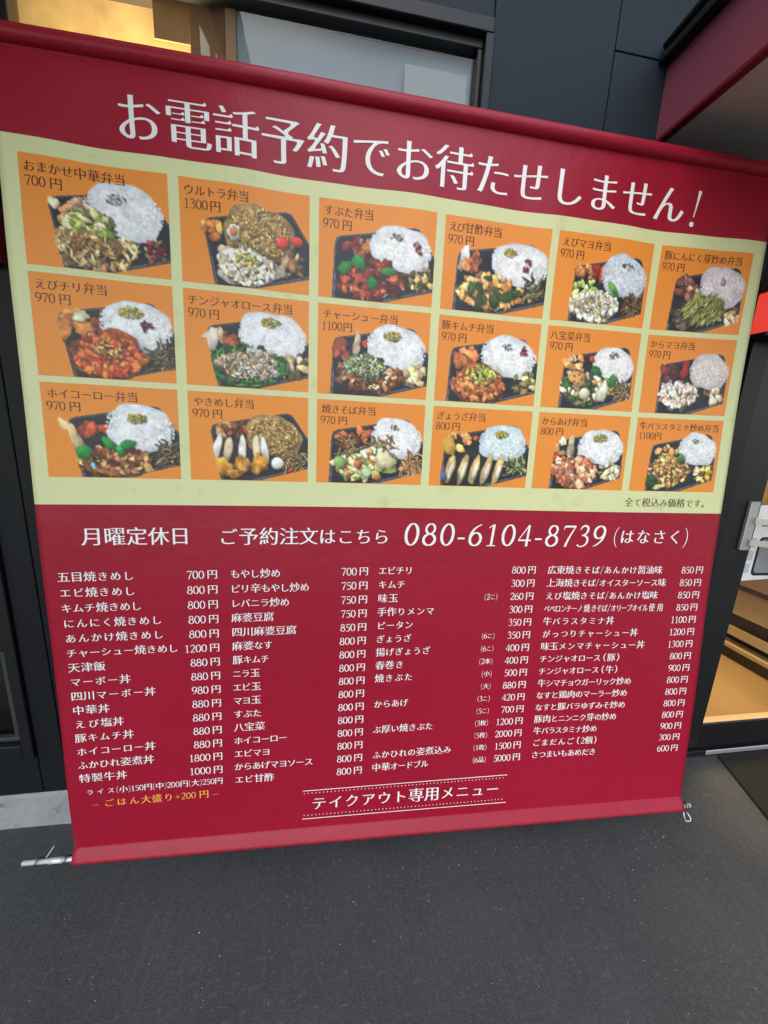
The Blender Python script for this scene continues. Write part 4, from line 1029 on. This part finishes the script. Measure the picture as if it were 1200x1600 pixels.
write('tax_note', '全て税込み価格です。', 0.926, 1.228, 1.2115, 0.031, m_olive, bn)
write('closed_day_text', '月曜定休日', -0.612, -0.354, 1.0965, 0.0520, m_white, bn)
write('order_text', 'ご予約注文はこちら', -0.285, 0.188, 1.0945, 0.0535, m_white, bn, kana=0.92)
write('phone_number', '080-6104-8739', 0.226, 0.881, 1.1015, 0.0800, m_white, bn, numh=0.86, slant=0.10)
write('shop_name_text', '(はなさく)', 0.903, 1.170, 1.1015, 0.0530, m_white, bn, numh=0.95, kana=0.95, slant=0.03)

COL1 = [('五目焼きめし', -.494, '700'), ('エビ焼きめし', -.494, '800'), ('キムチ焼きめし', -.482, '800'), ('にんにく焼きめし', -.433, '800'), ('あんかけ焼きめし', -.431, '800'), ('チャーシュー焼きめし', -.397, '1200'), ('天津飯', -.582, '880'), ('マーボー丼', -.523, '880'), ('四川マーボー丼', -.462, '980'), ('中華丼', -.581, '880'), ('えび塩丼', -.548, '880'), ('豚キムチ丼', -.525, '880'), ('ホイコーロー丼', -.470, '880'), ('ふかひれ姿煮丼', -.476, '1800'), ('特製牛丼', -.549, '1000')]
COL2 = [('もやし炒め', -.122, '700'), ('ピリ辛もやし炒め', -.042, '750'), ('レバニラ炒め', -.097, '750'), ('麻婆豆腐', -.140, '750'), ('四川麻婆豆腐', -.077, '850'), ('麻婆なす', -.144, '800'), ('豚キムチ', -.154, '800'), ('ニラ玉', -.179, '800'), ('エビ玉', -.177, '800'), ('マヨ玉', -.177, '800'), ('すぶた', -.176, '800'), ('八宝菜', -.167, '800'), ('ホイコーロー', -.103, '800'), ('エビマヨ', -.152, '800'), ('からあげマヨソース', -.025, '800'), ('エビ甘酢', -.141, '800')]
COL3 = [('エビチリ', .262, '', '800'), ('キムチ', .241, '', '300'), ('味玉', .221, '2こ', '260'), ('手作りメンマ', .336, '', '300'), ('ピータン', .271, '', '350'), ('ぎょうざ', .267, '6こ', '350'), ('揚げぎょうざ', .329, '6こ', '400'), ('春巻き', .249, '2本', '400'), ('焼きぶた', .278, '小', '500'), ('', 0, '大', '880'), ('からあげ', .266, '3こ', '420'), ('', 0, '5こ', '700'), ('ぶ厚い焼きぶた', .351, '3枚', '1200'), ('', 0, '5枚', '2000'), ('ふかひれの姿煮込み', .416, '1枚', '1500'), ('中華オードブル', .341, '6品', '5000')]
COL4 = [('広東焼きそば/あんかけ醤油味', 1.093, '850'), ('上海焼きそば/オイスターソース味', 1.112, '850'), ('えび塩焼きそば/あんかけ塩味', 1.088, '850'), ('ペペロンチーノ焼きそば/オリーブオイル使用', 1.116, '850'), ('牛バラスタミナ丼', .941, '1100'), ('がっつりチャーシュー丼', 1.031, '1200'), ('味玉メンマチャーシュー丼', 1.060, '1300'), ('チンジャオロース（豚）', .982, '800'), ('チンジャオロース（牛）', .980, '900'), ('牛シマチョウガーリック炒め', 1.026, '800'), ('なすと鶏肉のマーラー炒め', 1.017, '800'), ('なすと豚バラゆずみそ炒め', 1.015, '800'), ('豚肉とニンニク芽の炒め', .988, '800'), ('牛バラスタミナ炒め', .922, '900'), ('ごまだんご（2個）', .934, '300'), ('さつまいもあめだき', .927, '600')]
EM = 0.0298
def price(p, right, v):
    write('price', '円', right - 0.0285, None, v, 0.0285, m_white, bn)
    write('price', p, None, None, v - 0.0005, 0.0298, m_white, bn, numh=0.775, right=right - 0.0345)
for i, (t, ue, p) in enumerate(COL1):
    v = 0.991 - 0.0425 * i
    write('menu_item', t, -.674, ue, v, EM, m_white, bn); price(p, -.288, 0.990 - 0.0430 * i + 0.00)
for i, (t, ue, p) in enumerate(COL2):
    v = 0.990 - 0.04275 * i
    write('menu_item', t, -.256, ue, v, EM, m_white, bn); price(p, 0.128, v + 0.001)
for i, (t, ue, n_, p) in enumerate(COL3):
    v = 0.992 - 0.04255 * i
    if t: write('menu_item', t, .157, ue, v, EM, m_white, bn)
    if n_: write('portion_note', '(' + n_ + ')', None, None, v - .001, 0.0208, m_white, bn, right=0.536, numh=0.85)
    price(p, 0.656, v)
for i, (t, ue, p) in enumerate(COL4):
    v = 0.992 - 0.04235 * i
    write('menu_item', t, .694, ue, v, EM, m_white, bn); price(p, 1.241 - 0.0004 * i, v)
write('rice_size_text', 'ライス(小)150円(中)200円(大)250円', -.662, -.289, 0.350, 0.0240, m_white, bn, kana=.8)
write('large_rice_text', '~ ごはん大盛り+200 円 ~', -.648, -.300, 0.3095, 0.0290, m_yellow, bn, kana=.92, numh=0.72)
write('takeout_lettering', 'テイクアウト専用メニュー', -.030, .590, 0.2465, 0.0530, m_white, bn, kana=.88)
for v in (0.2925, 0.1955):
    us = np.linspace(-.0555, .6135, 30)
    V = np.vstack([ban(us, v - 0.0011 + 0 * us, OFF_T), ban(us, v + 0.0011 + 0 * us, OFF_T)])
    mesh_obj('ruled_line', V, [(i, i + 1, 30 + i + 1, 30 + i) for i in range(29)], m_white, bn)
V = []; F = []
for v in (0.2835, 0.2075):
    for u_ in np.arange(-.050, .609, 0.0118):
        n = len(V); an = np.linspace(0, 2 * math.pi, 9)[:-1]
        V += ban(u_ + 0.0016 * np.cos(an), v + 0.0016 * np.sin(an), OFF_T).tolist(); F.append(tuple(range(n, n + 8)))
o = mesh_obj('dotted_lines', V, F, m_white, bn); o['kind'] = 'stuff'

bpy.data.objects.remove(_fo); bpy.data.curves.remove(_fc)
